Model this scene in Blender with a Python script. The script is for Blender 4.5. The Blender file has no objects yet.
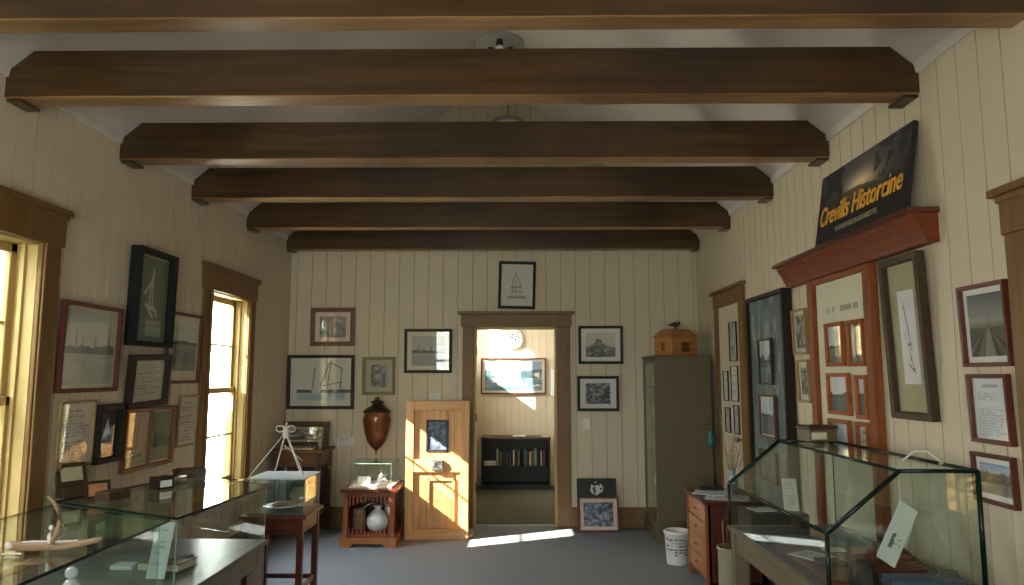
import bpy, bmesh, math, random
from mathutils import Vector, Matrix, Euler
random.seed(7)
R = math.radians
PI = math.pi
SC = bpy.context.scene
COL = SC.collection

# ------------------------------------------------------------------ survey camera (turns points of the photograph into places)
F_, CX_, CY_, H_ = 720.0, 512.0, 292.5, 1.53
PT = R(6.6); YAW = math.atan(8/720)
def ray(px, py):
    a = (px-CX_)/F_; b = (CY_-py)/F_
    y = math.cos(PT)-b*math.sin(PT); z = math.sin(PT)+b*math.cos(PT)
    c, s = math.cos(YAW), math.sin(YAW)
    return Vector((a*c-y*s, a*s+y*c, z))
def atX(px, py, x): r = ray(px, py); t = x/r.x; return Vector((x, r.y*t, H_+r.z*t))
def atY(px, py, y): r = ray(px, py); t = y/r.y; return Vector((r.x*t, y, H_+r.z*t))
def atZ(px, py, z): r = ray(px, py); t = (z-H_)/r.z; return Vector((r.x*t, r.y*t, z))

WL, WR, D, BACK = -2.43, 1.86, 7.55, -1.2
EAVE, SLOPE = 2.97, 0.86
XM = (WL+WR)/2
RIDGE = EAVE+(WR-XM)*SLOPE

# ------------------------------------------------------------------ materials
def lin(c):
    return tuple(((v/255)/12.92 if v <= 10.3 else ((v/255+.055)/1.055)**2.4) for v in c)
MATS = {}
def newmat(name):
    m = bpy.data.materials.new(name); m.use_nodes = True
    nt = m.node_tree; nt.nodes.clear()
    out = nt.nodes.new('ShaderNodeOutputMaterial'); MATS[name] = m
    return m, nt, out
def plain(name, c, rough=.6, metal=0, coat=0, var=.06, scale=20, bump=0, spec=.5):
    m, nt, out = newmat(name)
    p = nt.nodes.new('ShaderNodeBsdfPrincipled'); nt.links.new(p.outputs[0], out.inputs[0])
    p.inputs['Roughness'].default_value = rough; p.inputs['Metallic'].default_value = metal
    p.inputs['Coat Weight'].default_value = coat; p.inputs['Specular IOR Level'].default_value = spec
    tc = nt.nodes.new('ShaderNodeTexCoord'); n = nt.nodes.new('ShaderNodeTexNoise')
    n.inputs['Scale'].default_value = scale; n.inputs['Detail'].default_value = 4
    nt.links.new(tc.outputs['Object'], n.inputs['Vector'])
    mx = nt.nodes.new('ShaderNodeMix'); mx.data_type = 'RGBA'
    L = lin(c)
    mx.inputs[6].default_value = (*[max(0, v*(1-var*2)) for v in L], 1)
    mx.inputs[7].default_value = (*[min(1, v*(1+var*2)) for v in L], 1)
    nt.links.new(n.outputs[0], mx.inputs[0]); nt.links.new(mx.outputs[2], p.inputs['Base Color'])
    if bump:
        b = nt.nodes.new('ShaderNodeBump'); b.inputs['Strength'].default_value = bump; b.inputs['Distance'].default_value = .01
        nt.links.new(n.outputs[0], b.inputs['Height']); nt.links.new(b.outputs[0], p.inputs['Normal'])
    return m
def wood(name, c1, c2, axis=0, scale=3, stretch=14, rough=.45, coat=0, knots=False, spec=.5, bump=.15):
    m, nt, out = newmat(name)
    p = nt.nodes.new('ShaderNodeBsdfPrincipled'); nt.links.new(p.outputs[0], out.inputs[0])
    p.inputs['Roughness'].default_value = rough; p.inputs['Coat Weight'].default_value = coat
    p.inputs['Specular IOR Level'].default_value = spec
    tc = nt.nodes.new('ShaderNodeTexCoord'); oi = nt.nodes.new('ShaderNodeObjectInfo')
    add = nt.nodes.new('ShaderNodeVectorMath'); add.operation = 'ADD'
    mul = nt.nodes.new('ShaderNodeMath'); mul.operation = 'MULTIPLY'; mul.inputs[1].default_value = 37
    nt.links.new(oi.outputs['Random'], mul.inputs[0])
    nt.links.new(tc.outputs['Object'], add.inputs[0]); nt.links.new(mul.outputs[0], add.inputs[1])
    mp = nt.nodes.new('ShaderNodeMapping')
    s = [stretch, stretch, stretch]; s[axis] = 1
    mp.inputs['Scale'].default_value = s
    nt.links.new(add.outputs[0], mp.inputs['Vector'])
    n = nt.nodes.new('ShaderNodeTexNoise'); n.inputs['Scale'].default_value = scale; n.inputs['Detail'].default_value = 6
    n.inputs['Distortion'].default_value = .6
    nt.links.new(mp.outputs[0], n.inputs['Vector'])
    cr = nt.nodes.new('ShaderNodeValToRGB')
    cr.color_ramp.elements[0].position = .32; cr.color_ramp.elements[0].color = (*lin(c1), 1)
    cr.color_ramp.elements[1].position = .68; cr.color_ramp.elements[1].color = (*lin(c2), 1)
    nt.links.new(n.outputs[0], cr.inputs[0])
    col = cr.outputs[0]
    if knots:
        n2 = nt.nodes.new('ShaderNodeTexNoise'); n2.inputs['Scale'].default_value = 1.3; n2.inputs['Detail'].default_value = 2
        nt.links.new(add.outputs[0], n2.inputs['Vector'])
        c2_ = nt.nodes.new('ShaderNodeValToRGB'); c2_.color_ramp.elements[0].position = .36; c2_.color_ramp.elements[1].position = .5
        c2_.color_ramp.elements[0].color = (.5, .45, .4, 1); c2_.color_ramp.elements[1].color = (1, 1, 1, 1)
        nt.links.new(n2.outputs[0], c2_.inputs[0])
        mm = nt.nodes.new('ShaderNodeMix'); mm.data_type = 'RGBA'; mm.blend_type = 'MULTIPLY'; mm.inputs[0].default_value = .8
        nt.links.new(col, mm.inputs[6]); nt.links.new(c2_.outputs[0], mm.inputs[7]); col = mm.outputs[2]
    nt.links.new(col, p.inputs['Base Color'])
    b = nt.nodes.new('ShaderNodeBump'); b.inputs['Strength'].default_value = bump; b.inputs['Distance'].default_value = .004
    nt.links.new(n.outputs[0], b.inputs['Height']); nt.links.new(b.outputs[0], p.inputs['Normal'])
    return m
def glassmat(name, tint, refl=.045, power=5, top=.85):
    m, nt, out = newmat(name)
    t = nt.nodes.new('ShaderNodeBsdfTransparent'); t.inputs[0].default_value = (*tint, 1)
    g = nt.nodes.new('ShaderNodeBsdfGlossy'); g.inputs['Roughness'].default_value = .02; g.inputs[0].default_value = (.95, 1, .98, 1)
    lw = nt.nodes.new('ShaderNodeLayerWeight'); lw.inputs[0].default_value = .5
    pw = nt.nodes.new('ShaderNodeMath'); pw.operation = 'POWER'; pw.inputs[1].default_value = power
    ml = nt.nodes.new('ShaderNodeMath'); ml.operation = 'MULTIPLY_ADD'; ml.inputs[1].default_value = top; ml.inputs[2].default_value = refl
    mx = nt.nodes.new('ShaderNodeMixShader')
    nt.links.new(lw.outputs['Facing'], pw.inputs[0]); nt.links.new(pw.outputs[0], ml.inputs[0]); nt.links.new(ml.outputs[0], mx.inputs[0])
    nt.links.new(t.outputs[0], mx.inputs[1]); nt.links.new(g.outputs[0], mx.inputs[2]); nt.links.new(mx.outputs[0], out.inputs[0])
    return m
def printmat():
    m, nt, out = newmat('print')
    p = nt.nodes.new('ShaderNodeBsdfPrincipled'); nt.links.new(p.outputs[0], out.inputs[0])
    p.inputs['Roughness'].default_value = .6
    a = nt.nodes.new('ShaderNodeVertexColor'); a.layer_name = 'Col'
    nt.links.new(a.outputs[0], p.inputs['Base Color'])
    return m

plain('wall_paint', (202, 190, 166), .62, var=.03, scale=2.5)
plain('ceiling_paint', (208, 200, 194), .8, var=.03, scale=1.5)
plain('groove', (168, 156, 130), .8)
wood('beam_underside_lit', (126, 92, 56), (158, 120, 78), axis=0, scale=1.6, stretch=16, rough=.4, knots=True, bump=.3)  # paler copy of the beam wood, light painted into the lower faces
wood('trim', (106, 76, 36), (124, 90, 46), axis=2, scale=2, rough=.5)
wood('trim_inner', (172, 146, 92), (186, 160, 104), axis=2, scale=2, rough=.5)
wood('beam', (52, 37, 15), (80, 55, 26), axis=0, scale=1.6, stretch=16, rough=.30, knots=True, bump=.35)
plain('carpet', (136, 140, 146), .95, var=.12, scale=180, bump=.6, spec=.1)
plain('carpet_room', (84, 82, 68), .95, var=.1, scale=150, bump=.5, spec=.1)
glassmat('window_glass', (.97, .99, .98), .04)
glassmat('picture_glass', (.99, .99, .99), .022, 5, .6)
glassmat('case_glass', (.945, .97, .96), .045)
plain('glass_edge', (14, 34, 28), .25, spec=.3)
plain('pale_edge', (120, 150, 140), .2, spec=.5)
plain('frame_black', (20, 21, 18), .5, spec=.25)
plain('frame_dark', (40, 28, 20), .5, spec=.3)
wood('frame_brown', (84, 48, 24), (110, 66, 34), rough=.4)
wood('frame_red', (74, 32, 20), (98, 44, 28), rough=.45)
wood('frame_umber', (56, 42, 28), (74, 56, 38), rough=.5, spec=.3)
wood('frame_gold', (138, 110, 66), (160, 130, 80), rough=.45)
plain('frame_olive', (118, 108, 78), .5)
wood('frame_orange', (136, 72, 30), (162, 92, 42), rough=.55, spec=.25)
plain('mat_cream', (206, 200, 178), .8, var=.02)
plain('mat_white', (220, 220, 216), .8, var=.02)
plain('mat_olive', (166, 160, 130), .8, var=.02)
plain('mat_pink', (222, 200, 188), .8, var=.02)
plain('mat_dark', (40, 46, 44), .7)
printmat()
wood('mahogany', (70, 30, 18), (98, 44, 26), axis=0, rough=.3, coat=.3)
wood('mahogany_v', (66, 28, 17), (92, 40, 25), axis=2, rough=.3, coat=.3)
wood('cherry', (150, 90, 46), (178, 116, 64), axis=0, rough=.35, coat=.2)
wood('cherry_v', (118, 60, 32), (148, 82, 46), axis=2, rough=.35, coat=.2)
wood('redwood', (104, 50, 24), (124, 62, 34), axis=0, rough=.5, spec=.3)
wood('redwood_v', (116, 62, 32), (142, 80, 44), axis=2, rough=.5, spec=.3)
wood('pine', (190, 138, 84), (212, 162, 106), axis=2, scale=2, rough=.5)
wood('pine_h', (190, 138, 84), (212, 162, 106), axis=0, scale=2, rough=.5)
wood('honey', (160, 104, 52), (184, 126, 68), axis=0, rough=.45)
wood('dark_oak', (60, 42, 28), (84, 60, 40), axis=0, rough=.45)
wood('dark_oak_v', (60, 42, 28), (84, 60, 40), axis=2, rough=.45)
wood('grey_table', (104, 98, 88), (126, 120, 108), axis=1, rough=.5)
plain('case_floor', (82, 78, 72), .35, var=.03)
plain('putty', (98, 88, 64), .55, var=.03)
plain('putty_dark', (92, 86, 66), .5, var=.03)
wood('olive_wood', (88, 78, 56), (106, 94, 70), axis=1, rough=.55)
plain('white_paper', (226, 226, 222), .7, var=.02)
plain('white_plastic', (222, 222, 220), .4, var=.03)
plain('stoneware', (138, 134, 112), .45, var=.06)
plain('ceramic', (224, 224, 226), .2, coat=.5, var=.02)
plain('steel', (160, 160, 156), .3, metal=.9)
plain('black', (20, 20, 22), .5)
plain('near_black', (30, 32, 36), .45)
plain('copper', (116, 66, 38), .3, metal=.35, coat=.5, var=.15, scale=14)
plain('copper_dark', (58, 34, 24), .35, metal=.3)
plain('driftwood', (150, 122, 92), .7, var=.18, scale=30, bump=.4)
plain('rope', (214, 208, 196), .8, var=.08)
plain('teal', (38, 116, 118), .4)
plain('twig', (150, 136, 104), .8)
plain('blue_grey', (70, 88, 104), .5)
plain('light_bulb', (236, 234, 226), .15, coat=.6)
plain('fixture', (150, 148, 142), .35)

# ------------------------------------------------------------------ mesh builder
class MB:
    def __init__(s): s.b = bmesh.new()
    def _mat(s, faces, mi, sm=False):
        for f in faces: f.material_index = mi; f.smooth = sm
    def box(s, x0, x1, y0, y1, z0, z1, bev=0, mi=0, M=None):
        t = bmesh.new()
        r = bmesh.ops.create_cube(t, size=1)
        for v in t.verts: v.co = Vector(((x0+x1)/2+v.co.x*(x1-x0), (y0+y1)/2+v.co.y*(y1-y0), (z0+z1)/2+v.co.z*(z1-z0)))
        if bev: bmesh.ops.bevel(t, geom=t.edges[:], offset=bev, segments=1, affect='EDGES')
        s._merge(t, mi, False, M); return s
    def _merge(s, t, mi, sm, M=None):
        t.normal_update()
        vm = {}
        for v in t.verts: vm[v] = s.b.verts.new(M @ v.co if M else v.co)
        for f in t.faces:
            try: nf = s.b.faces.new([vm[v] for v in f.verts])
            except ValueError: continue
            nf.material_index = mi if mi is not None else f.material_index; nf.smooth = sm
        t.free()
    def lathe(s, prof, c=(0, 0, 0), n=24, mi=0, M=None, sm=True):
        t = bmesh.new(); rings = []
        for (r, z) in prof:
            if r < 1e-5: rings.append([t.verts.new((c[0], c[1], c[2]+z))])
            else: rings.append([t.verts.new((c[0]+r*math.cos(2*PI*k/n), c[1]+r*math.sin(2*PI*k/n), c[2]+z)) for k in range(n)])
        for a, b in zip(rings, rings[1:]):
            for k in range(n):
                k2 = (k+1) % n
                if len(a) == 1 and len(b) == 1: continue
                if len(a) == 1: t.faces.new((a[0], b[k2], b[k]))
                elif len(b) == 1: t.faces.new((a[k], a[k2], b[0]))
                else: t.faces.new((a[k], a[k2], b[k2], b[k]))
        bmesh.ops.recalc_face_normals(t, faces=t.faces[:])
        s._merge(t, mi, sm, M); return s
    def tube(s, pts, r, n=8, mi=0, closed=False):
        pts = [Vector(p) for p in pts]; rs = r if isinstance(r, (list, tuple)) else [r]*len(pts)
        t = bmesh.new(); rings = []
        up = Vector((0, 0, 1))
        for i, p in enumerate(pts):
            a = pts[(i-1) % len(pts)] if (i > 0 or closed) else p
            b = pts[(i+1) % len(pts)] if (i < len(pts)-1 or closed) else p
            d = (b-a).normalized()
            u = d.cross(up)
            if u.length < .05: u = d.cross(Vector((1, 0, 0)))
            u.normalize(); w = u.cross(d).normalized()
            rings.append([t.verts.new(p+u*rs[i]*math.cos(2*PI*k/n)+w*rs[i]*math.sin(2*PI*k/n)) for k in range(n)])
        pr = list(zip(rings, rings[1:]))
        if closed: pr.append((rings[-1], rings[0]))
        for a, b in pr:
            for k in range(n): t.faces.new((a[k], a[(k+1) % n], b[(k+1) % n], b[k]))
        if not closed: t.faces.new(rings[0][::-1]); t.faces.new(rings[-1])
        bmesh.ops.recalc_face_normals(t, faces=t.faces[:])
        s._merge(t, mi, True); return s
    def prism(s, poly, vec, mi=0, M=None, side_mi=None):
        """closed polygon (3D points) swept by vec"""
        t = bmesh.new(); vec = Vector(vec)
        a = [t.verts.new(p) for p in poly]; b = [t.verts.new(Vector(p)+vec) for p in poly]
        f1 = t.faces.new(a[::-1]); f2 = t.faces.new(b)
        for f in (f1, f2): f.material_index = mi
        n = len(poly)
        for k in range(n):
            f = t.faces.new((a[k], a[(k+1) % n], b[(k+1) % n], b[k])); f.material_index = mi if side_mi is None else side_mi
        bmesh.ops.recalc_face_normals(t, faces=t.faces[:])
        s._merge(t, None, False, M); return s
    def sphere(s, c, r, sc=(1, 1, 1), mi=0, n=16):
        t = bmesh.new(); bmesh.ops.create_uvsphere(t, u_segments=n, v_segments=max(6, n//2), radius=r)
        for v in t.verts: v.co = Vector((c[0]+v.co.x*sc[0], c[1]+v.co.y*sc[1], c[2]+v.co.z*sc[2]))
        s._merge(t, mi, True); return s
    def ring(s, w, h, prof, mi=0):
        """picture-frame ring: centred x, base z=0, profile (inset, toward viewer)"""
        t = bmesh.new(); loops = []
        for (i, d) in prof:
            loops.append([t.verts.new(p) for p in ((-w/2+i, -d, i), (w/2-i, -d, i), (w/2-i, -d, h-i), (-w/2+i, -d, h-i))])
        loops.append(loops[0])
        for a, b in zip(loops, loops[1:]):
            for k in range(4): t.faces.new((a[k], a[(k+1) % 4], b[(k+1) % 4], b[k]))
        bmesh.ops.recalc_face_normals(t, faces=t.faces[:])
        s._merge(t, mi, False); return s
    def build(s, name, mats, parent=None, loc=None):
        me = bpy.data.meshes.new(name); s.b.to_mesh(me); s.b.free()
        for m in (mats if isinstance(mats, (list, tuple)) else [mats]): me.materials.append(MATS[m])
        o = bpy.data.objects.new(name, me); COL.objects.link(o)
        if parent: o.parent = parent
        if loc: o.location = loc
        return o

def tag(o, label=None, cat=None, group=None, kind=None):
    if label: o['label'] = label
    if cat: o['category'] = cat
    if group: o['group'] = group
    if kind: o['kind'] = kind
    return o
def thing(name, label, cat, loc=(0, 0, 0), rz=0, group=None, rot=None):
    o = bpy.data.objects.new(name, None); COL.objects.link(o); o.empty_display_size = .05
    o.location = loc; o.rotation_euler = rot if rot else (0, 0, rz)
    return tag(o, label, cat, group)
def struct(o): o['kind'] = 'structure'; return o

# ------------------------------------------------------------------ drawing of prints (what is printed on the paper)
def hsh(i, j, s): 
    n = math.sin(i*127.1+j*311.7+s*74.7)*43758.5453
    return n-math.floor(n)
def vn(x, y, s=0):
    i, j = math.floor(x), math.floor(y); fx, fy = x-i, y-j
    fx = fx*fx*(3-2*fx); fy = fy*fy*(3-2*fy)
    a = hsh(i, j, s)*(1-fx)+hsh(i+1, j, s)*fx; b = hsh(i, j+1, s)*(1-fx)+hsh(i+1, j+1, s)*fx
    return a*(1-fy)+b*fy
def fbm(x, y, s=0): return .55*vn(x, y, s)+.3*vn(2.1*x, 2.1*y, s+5)+.15*vn(4.3*x, 4.3*y, s+9)
def mixc(a, b, t): t = max(0, min(1, t)); return tuple(p+(q-p)*t for p, q in zip(a, b))
def land(seed, sky, sea, ground, hor=.55, hill=.12, rough=5):
    def f(u, v):
        h = hor+hill*fbm(u*rough, 0, seed)
        if v > h: return mixc(sky, (235, 235, 232), .35*fbm(u*3, v*5, seed))
        if v > hor-.03: return mixc(ground, (20, 22, 24), fbm(u*14, v*14, seed)*.8)
        return mixc(sea, ground, fbm(u*4, v*18, seed)*1.1-.15)
    return f
def mottle(seed, dark, light, k=8):
    return lambda u, v: mixc(dark, light, (fbm(u*k, v*k, seed)-.25)*1.9)
def harbour(seed, paper, ink):
    def f(u, v):
        if .42 < v < .42+.10*fbm(u*9, 0, seed)+.05: return mixc(ink, paper, .15*fbm(u*20, v*20, seed))
        for m, w, h in ((.22, .03, .75), (.35, .02, .66), (.6, .05, .68), (.88, .035, .82), (.78, .02, .6)):
            if abs(u-m) < w*(h-v)/(h-.4)+.004 and .45 < v < h: return mixc(ink, paper, .2+.4*hsh(int(u*40), int(v*40), seed))
        if v < .43: return mixc(mixc(ink, paper, .55), paper, fbm(u*4, v*16, seed)*.8)
        return mixc(paper, ink, .12*fbm(u*3, v*3, seed))
    return f
def seg(u, v, a, b, w):
    dx, dy = b[0]-a[0], b[1]-a[1]; t = max(0, min(1, ((u-a[0])*dx+(v-a[1])*dy)/(dx*dx+dy*dy+1e-9)))
    return math.hypot(u-a[0]-dx*t, v-a[1]-dy*t) < w
def lines(paper, ink, segs, w=.012, extra=None):
    def f(u, v):
        for a, b in segs:
            if seg(u, v, a, b, w): return ink
        if extra:
            e = extra(u, v)
            if e: return e
        return paper
    return f
def letter(seed, paper=(222, 220, 212), ink=(120, 116, 110), rows=22, title=True):
    def f(u, v):
        if v > .94 or v < .06 or u < .1 or u > .9: return paper
        if title and v > .82: return ink if (.28 < u < .72 and .86 < v < .895 and hsh(int(u*22), 3, seed) > .25) else paper
        r = v*rows; k = int(r)
        if hsh(k, 1, seed) < .16: return paper
        if .3 < r-k < .75 and u < .9-.25*hsh(k, 2, seed) and hsh(int(u*26), k, seed) > .22: return mixc(ink, paper, .25)
        return paper
    return f

def grid_print(w, h, painter, z0=0, x0=0, y=0, res=None, name='print', parent=None, mat='print', thick=0):
    """flat printed sheet in the local x-z plane facing -y"""
    nx = max(16, min(110, int(w/(res or .0055)))); nz = max(16, min(110, int(h/(res or .0055))))
    me = bpy.data.meshes.new(name)
    vs = [(x0-w/2+w*i/nx, y, z0+h*j/nz) for j in range(nz+1) for i in range(nx+1)]
    fs = [(j*(nx+1)+i, j*(nx+1)+i+1, (j+1)*(nx+1)+i+1, (j+1)*(nx+1)+i) for j in range(nz) for i in range(nx)]
    me.from_pydata(vs, [], fs); me.update()
    ca = me.color_attributes.new('Col', 'FLOAT_COLOR', 'POINT')
    buf = []
    for j in range(nz+1):
        for i in range(nx+1): buf += [*lin(painter(i/nx, j/nz)), 1]
    ca.data.foreach_set('color', buf)
    me.materials.append(MATS[mat])
    o = bpy.data.objects.new(name, me); COL.objects.link(o)
    if parent: o.parent = parent
    return o

def picture(label, pos, rz, w, h, painter, frame='frame_dark', fw=.025, d=.025, mat=None, mw=0, lean=1.5, tilt=0,
            name='framed_picture', cat='picture', group=None, two=None, glass=True, mwb=None, printname='print'):
    t = thing(name, label, cat, pos, group=group, rot=(R(lean), R(tilt), rz))
    MB().ring(w, h, [(0, 0), (0, d), (fw*.15, d*1.04), (fw*.85, d*.98), (fw, d*.9), (fw, 0)]).build('frame', frame, t)
    b = MB(); b.box(-w/2+fw*.6, w/2-fw*.6, -d*.25, -.001, fw*.6, h-fw*.6).build('mat_board' if mat else 'backing', mat or 'mat_cream', t)
    iw, ih = w-2*fw, h-2*fw
    mb = mw if mwb is None else mwb
    if two:
        pw = (iw-.03)/2-.01
        for k, p in enumerate(two):
            grid_print(pw, ih-.02, p, fw+.01, (-1 if k == 0 else 1)*(pw/2+.02), -d*.25-.001, parent=t, name=printname)
        MB().box(-.012, .012, -d*.8, -d*.2, fw, h-fw, .002).build('divider', frame, t)
    else:
        grid_print(iw-2*mw, ih-2*mb, painter, fw+mb, 0, -d*.25-.001, parent=t, name=printname)
    if glass:
        g = MB(); g.prism([(-iw/2, -d*.5, fw), (iw/2, -d*.5, fw), (iw/2, -d*.5, fw+ih), (-iw/2, -d*.5, fw+ih)], (0, .002, 0)).build('glazing', 'picture_glass', t)
    return t
RZB, RZL, RZR = 0, R(90), R(-90)
def on_back(label, q, *a, y=D, **k):
    p, r = atY(q[0], q[1], y), atY(q[2], q[3], y)
    return picture(label, ((p.x+r.x)/2, y-.002, r.z), RZB, abs(r.x-p.x), p.z-r.z, *a, **k)
def on_left(label, q, *a, **k):
    d = a[3] if len(a) > 3 else k.get('d', .025)
    p, r = atX(q[0], q[1], WL+.003), atX(q[2], q[3], WL+.003+d)
    zt = (p.z+atX(q[0], q[1], WL+d).z)/2; p = Vector((p.x, p.y, zt))
    return picture(label, (WL+.002, (p.y+r.y)/2, r.z), RZL, abs(r.y-p.y), p.z-r.z, *a, **k)
def on_right(label, q, *a, x=WR, **k):
    d = a[3] if len(a) > 3 else k.get('d', .025)
    p, r = atX(q[0], q[1], x-.003-d), atX(q[2], q[3], x-.003)
    return picture(label, (x-.002, (p.y+r.y)/2, r.z), RZR, abs(r.y-p.y), p.z-r.z, *a, **k)

# ================================================================== THE ROOM
def plank_wall(name, P0, U, N, length, ztop, holes, board=.14, g=.007, dep=.004, z0=0.0, thick=.16, off=.03):
    """board-clad wall: P0 origin, U along, N toward the room; holes = (u0,u1,z0,z1)"""
    U = Vector(U); N = Vector(N); P0 = Vector(P0)
    us = {0.0, length}
    joints = []
    u = off
    k = 0
    while u < length-.03:
        if u > .03: joints.append(u)
        u += board*(1+.0*hsh(k, 1, 3)); k += 1
    for h in holes: us.add(h[0]); us.add(h[1])
    joints = [j for j in joints if all(abs(j-e) > .02 for h in holes for e in (h[0], h[1]))]
    pts = sorted(us)
    segs = []
    for j in joints: us.add(j-g/2); us.add(j+g/2); us.add(j)
    if 'back' in name or 'rear' in name:
        us.add(abs(XM-P0.x))
    pts = sorted(us)
    def depth(u): return -dep if any(abs(u-j) < 1e-6 for j in joints) else 0
    b = bmesh.new(); 
    def quad(a, c, za0, zc0, za1, zc1, mi):
        pa, pc = P0+U*a+N*depth(a), P0+U*c+N*depth(c)
        v = [b.verts.new(pa+Vector((0, 0, za0))), b.verts.new(pc+Vector((0, 0, zc0))), b.verts.new(pc+Vector((0, 0, zc1))), b.verts.new(pa+Vector((0, 0, za1)))]
        f = b.faces.new(v); f.material_index = mi
    for a, c in zip(pts, pts[1:]):
        if c-a < 1e-6: continue
        gro = 1 if (depth(a) or depth(c)) else 0
        m = (a+c)/2
        hs = sorted([(h[2], h[3]) for h in holes if h[0] < m < h[1]])
        lo = z0
        for (h0, h1) in hs:
            if h0 > lo: quad(a, c, lo, lo, h0, h0, gro)
            lo = h1
        quad(a, c, lo, lo, ztop(a), ztop(c), gro)
    # back face and thickness (outer skin with the same holes)
    pts2 = sorted({0.0, length} | {h[0] for h in holes} | {h[1] for h in holes} | ({abs(XM-P0.x)} if ('back' in name or 'rear' in name) else set()))
    for a, c in zip(pts2, pts2[1:]):
        m = (a+c)/2
        hs = sorted([(h[2], h[3]) for h in holes if h[0] < m < h[1]])
        lo = z0-.1; pa, pc = P0+U*a-N*thick, P0+U*c-N*thick
        def q2(l0, l1, m0, m1):
            f = b.faces.new([b.verts.new(pa+Vector((0, 0, l0))), b.verts.new(pa+Vector((0, 0, m0))), b.verts.new(pc+Vector((0, 0, m1))), b.verts.new(pc+Vector((0, 0, l1)))])
        for (h0, h1) in hs:
            if h0 > lo: q2(lo, lo, h0, h0)
            lo = h1
        q2(lo, lo, ztop(a)+.05, ztop(c)+.05)
    for h in holes:   # reveals
        for (a, za, c, zc) in ((h[0], h[2], h[0], h[3]), (h[1], h[2], h[1], h[3]), (h[0], h[3], h[1], h[3]), (h[0], h[2], h[1], h[2])):
            pa, pc = P0+U*a+Vector((0, 0, za)), P0+U*c+Vector((0, 0, zc))
            b.faces.new([b.verts.new(pa), b.verts.new(pc), b.verts.new(pc-N*thick), b.verts.new(pa-N*thick)])
    me = bpy.data.meshes.new(name); b.to_mesh(me); b.free()
    me.materials.append(MATS['wall_paint']); me.materials.append(MATS['groove'])
    o = bpy.data.objects.new(name, me); COL.objects.link(o); return struct(o)

W1 = (2.76, 3.57); W2 = (5.58, 6.38); WZ = (.64, 2.20)
W3 = (1.74, 2.56)
FILLW = [(-1.95, -1.13), (-.75, .07)]  # unseen windows behind the camera, added as fill light
plank_wall('wall_left', (WL, BACK, 0), (0, 1, 0), (1, 0, 0), D-BACK, lambda u: EAVE, [ (W1[0]-BACK, W1[1]-BACK, *WZ), (W2[0]-BACK, W2[1]-BACK, *WZ)], off=.06)
plank_wall('wall_right', (WR, BACK, 0), (0, 1, 0), (-1, 0, 0), D-BACK, lambda u: EAVE, [(W3[0]-BACK, W3[1]-BACK, -.02, 2.06)], off=.10)
DO = (-.48, .38, 2.04)
roofz = lambda u: EAVE+SLOPE*min(u, (WR-WL)-u)
plank_wall('wall_back', (WL, D, 0), (1, 0, 0), (0, -1, 0), WR-WL, roofz, [(DO[0]-WL, DO[1]-WL, -.02, DO[2])], board=.155, off=.07)
plank_wall('wall_rear', (WL, BACK, 0), (1, 0, 0), (0, 1, 0), WR-WL, roofz, [(a-WL, b-WL, *WZ) for a, b in FILLW], board=.155)
struct(MB().box(WL-.16, WR+.16, BACK-.16, D+.08, -.12, 0).build('floor', 'carpet'))
# ceiling: two slopes
th = .1
for nm, xa in (('ceiling_left', WL), ('ceiling_right', WR)):
    sgn = -1 if xa == WL else 1
    e = (xa+sgn*.16, BACK-.16, EAVE-SLOPE*.16)
    struct(MB().prism([e, (XM, BACK-.16, RIDGE), (XM, BACK-.16, RIDGE+th), (e[0], e[1], e[2]+th)], (0, D-BACK+.32, 0)).build('ceiling', 'ceiling_paint'))
# thin cove strips at the eaves
for k, xa in enumerate((WL, WR)):
    s = 1 if xa == WL else -1
    struct(MB().prism([(xa, BACK, EAVE-.035), (xa+s*.012, BACK, EAVE-.035), (xa+s*.022, BACK, EAVE+.012), (xa, BACK, EAVE)], (0, D-BACK, 0)).build('trim_%d' % (k+1), 'ceiling_paint'))
# baseboards
def baseboard(name, x0, x1, y0, y1):
    struct(MB().box(x0, x1, y0, y1, 0, .2, .004).build(name, 'trim'))
baseboard('baseboard_left', WL, WL+.02, BACK, D)
baseboard('baseboard_right', WR-.02, WR, BACK, W3[0]-.16); baseboard('baseboard_right', WR-.02, WR, W3[1]+.16, 5.93)
baseboard('baseboard_back', WL+.02, DO[0]-.13, D-.02, D)
baseboard('baseboard_back', DO[1]+.15, WR, D-.02, D)

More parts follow.
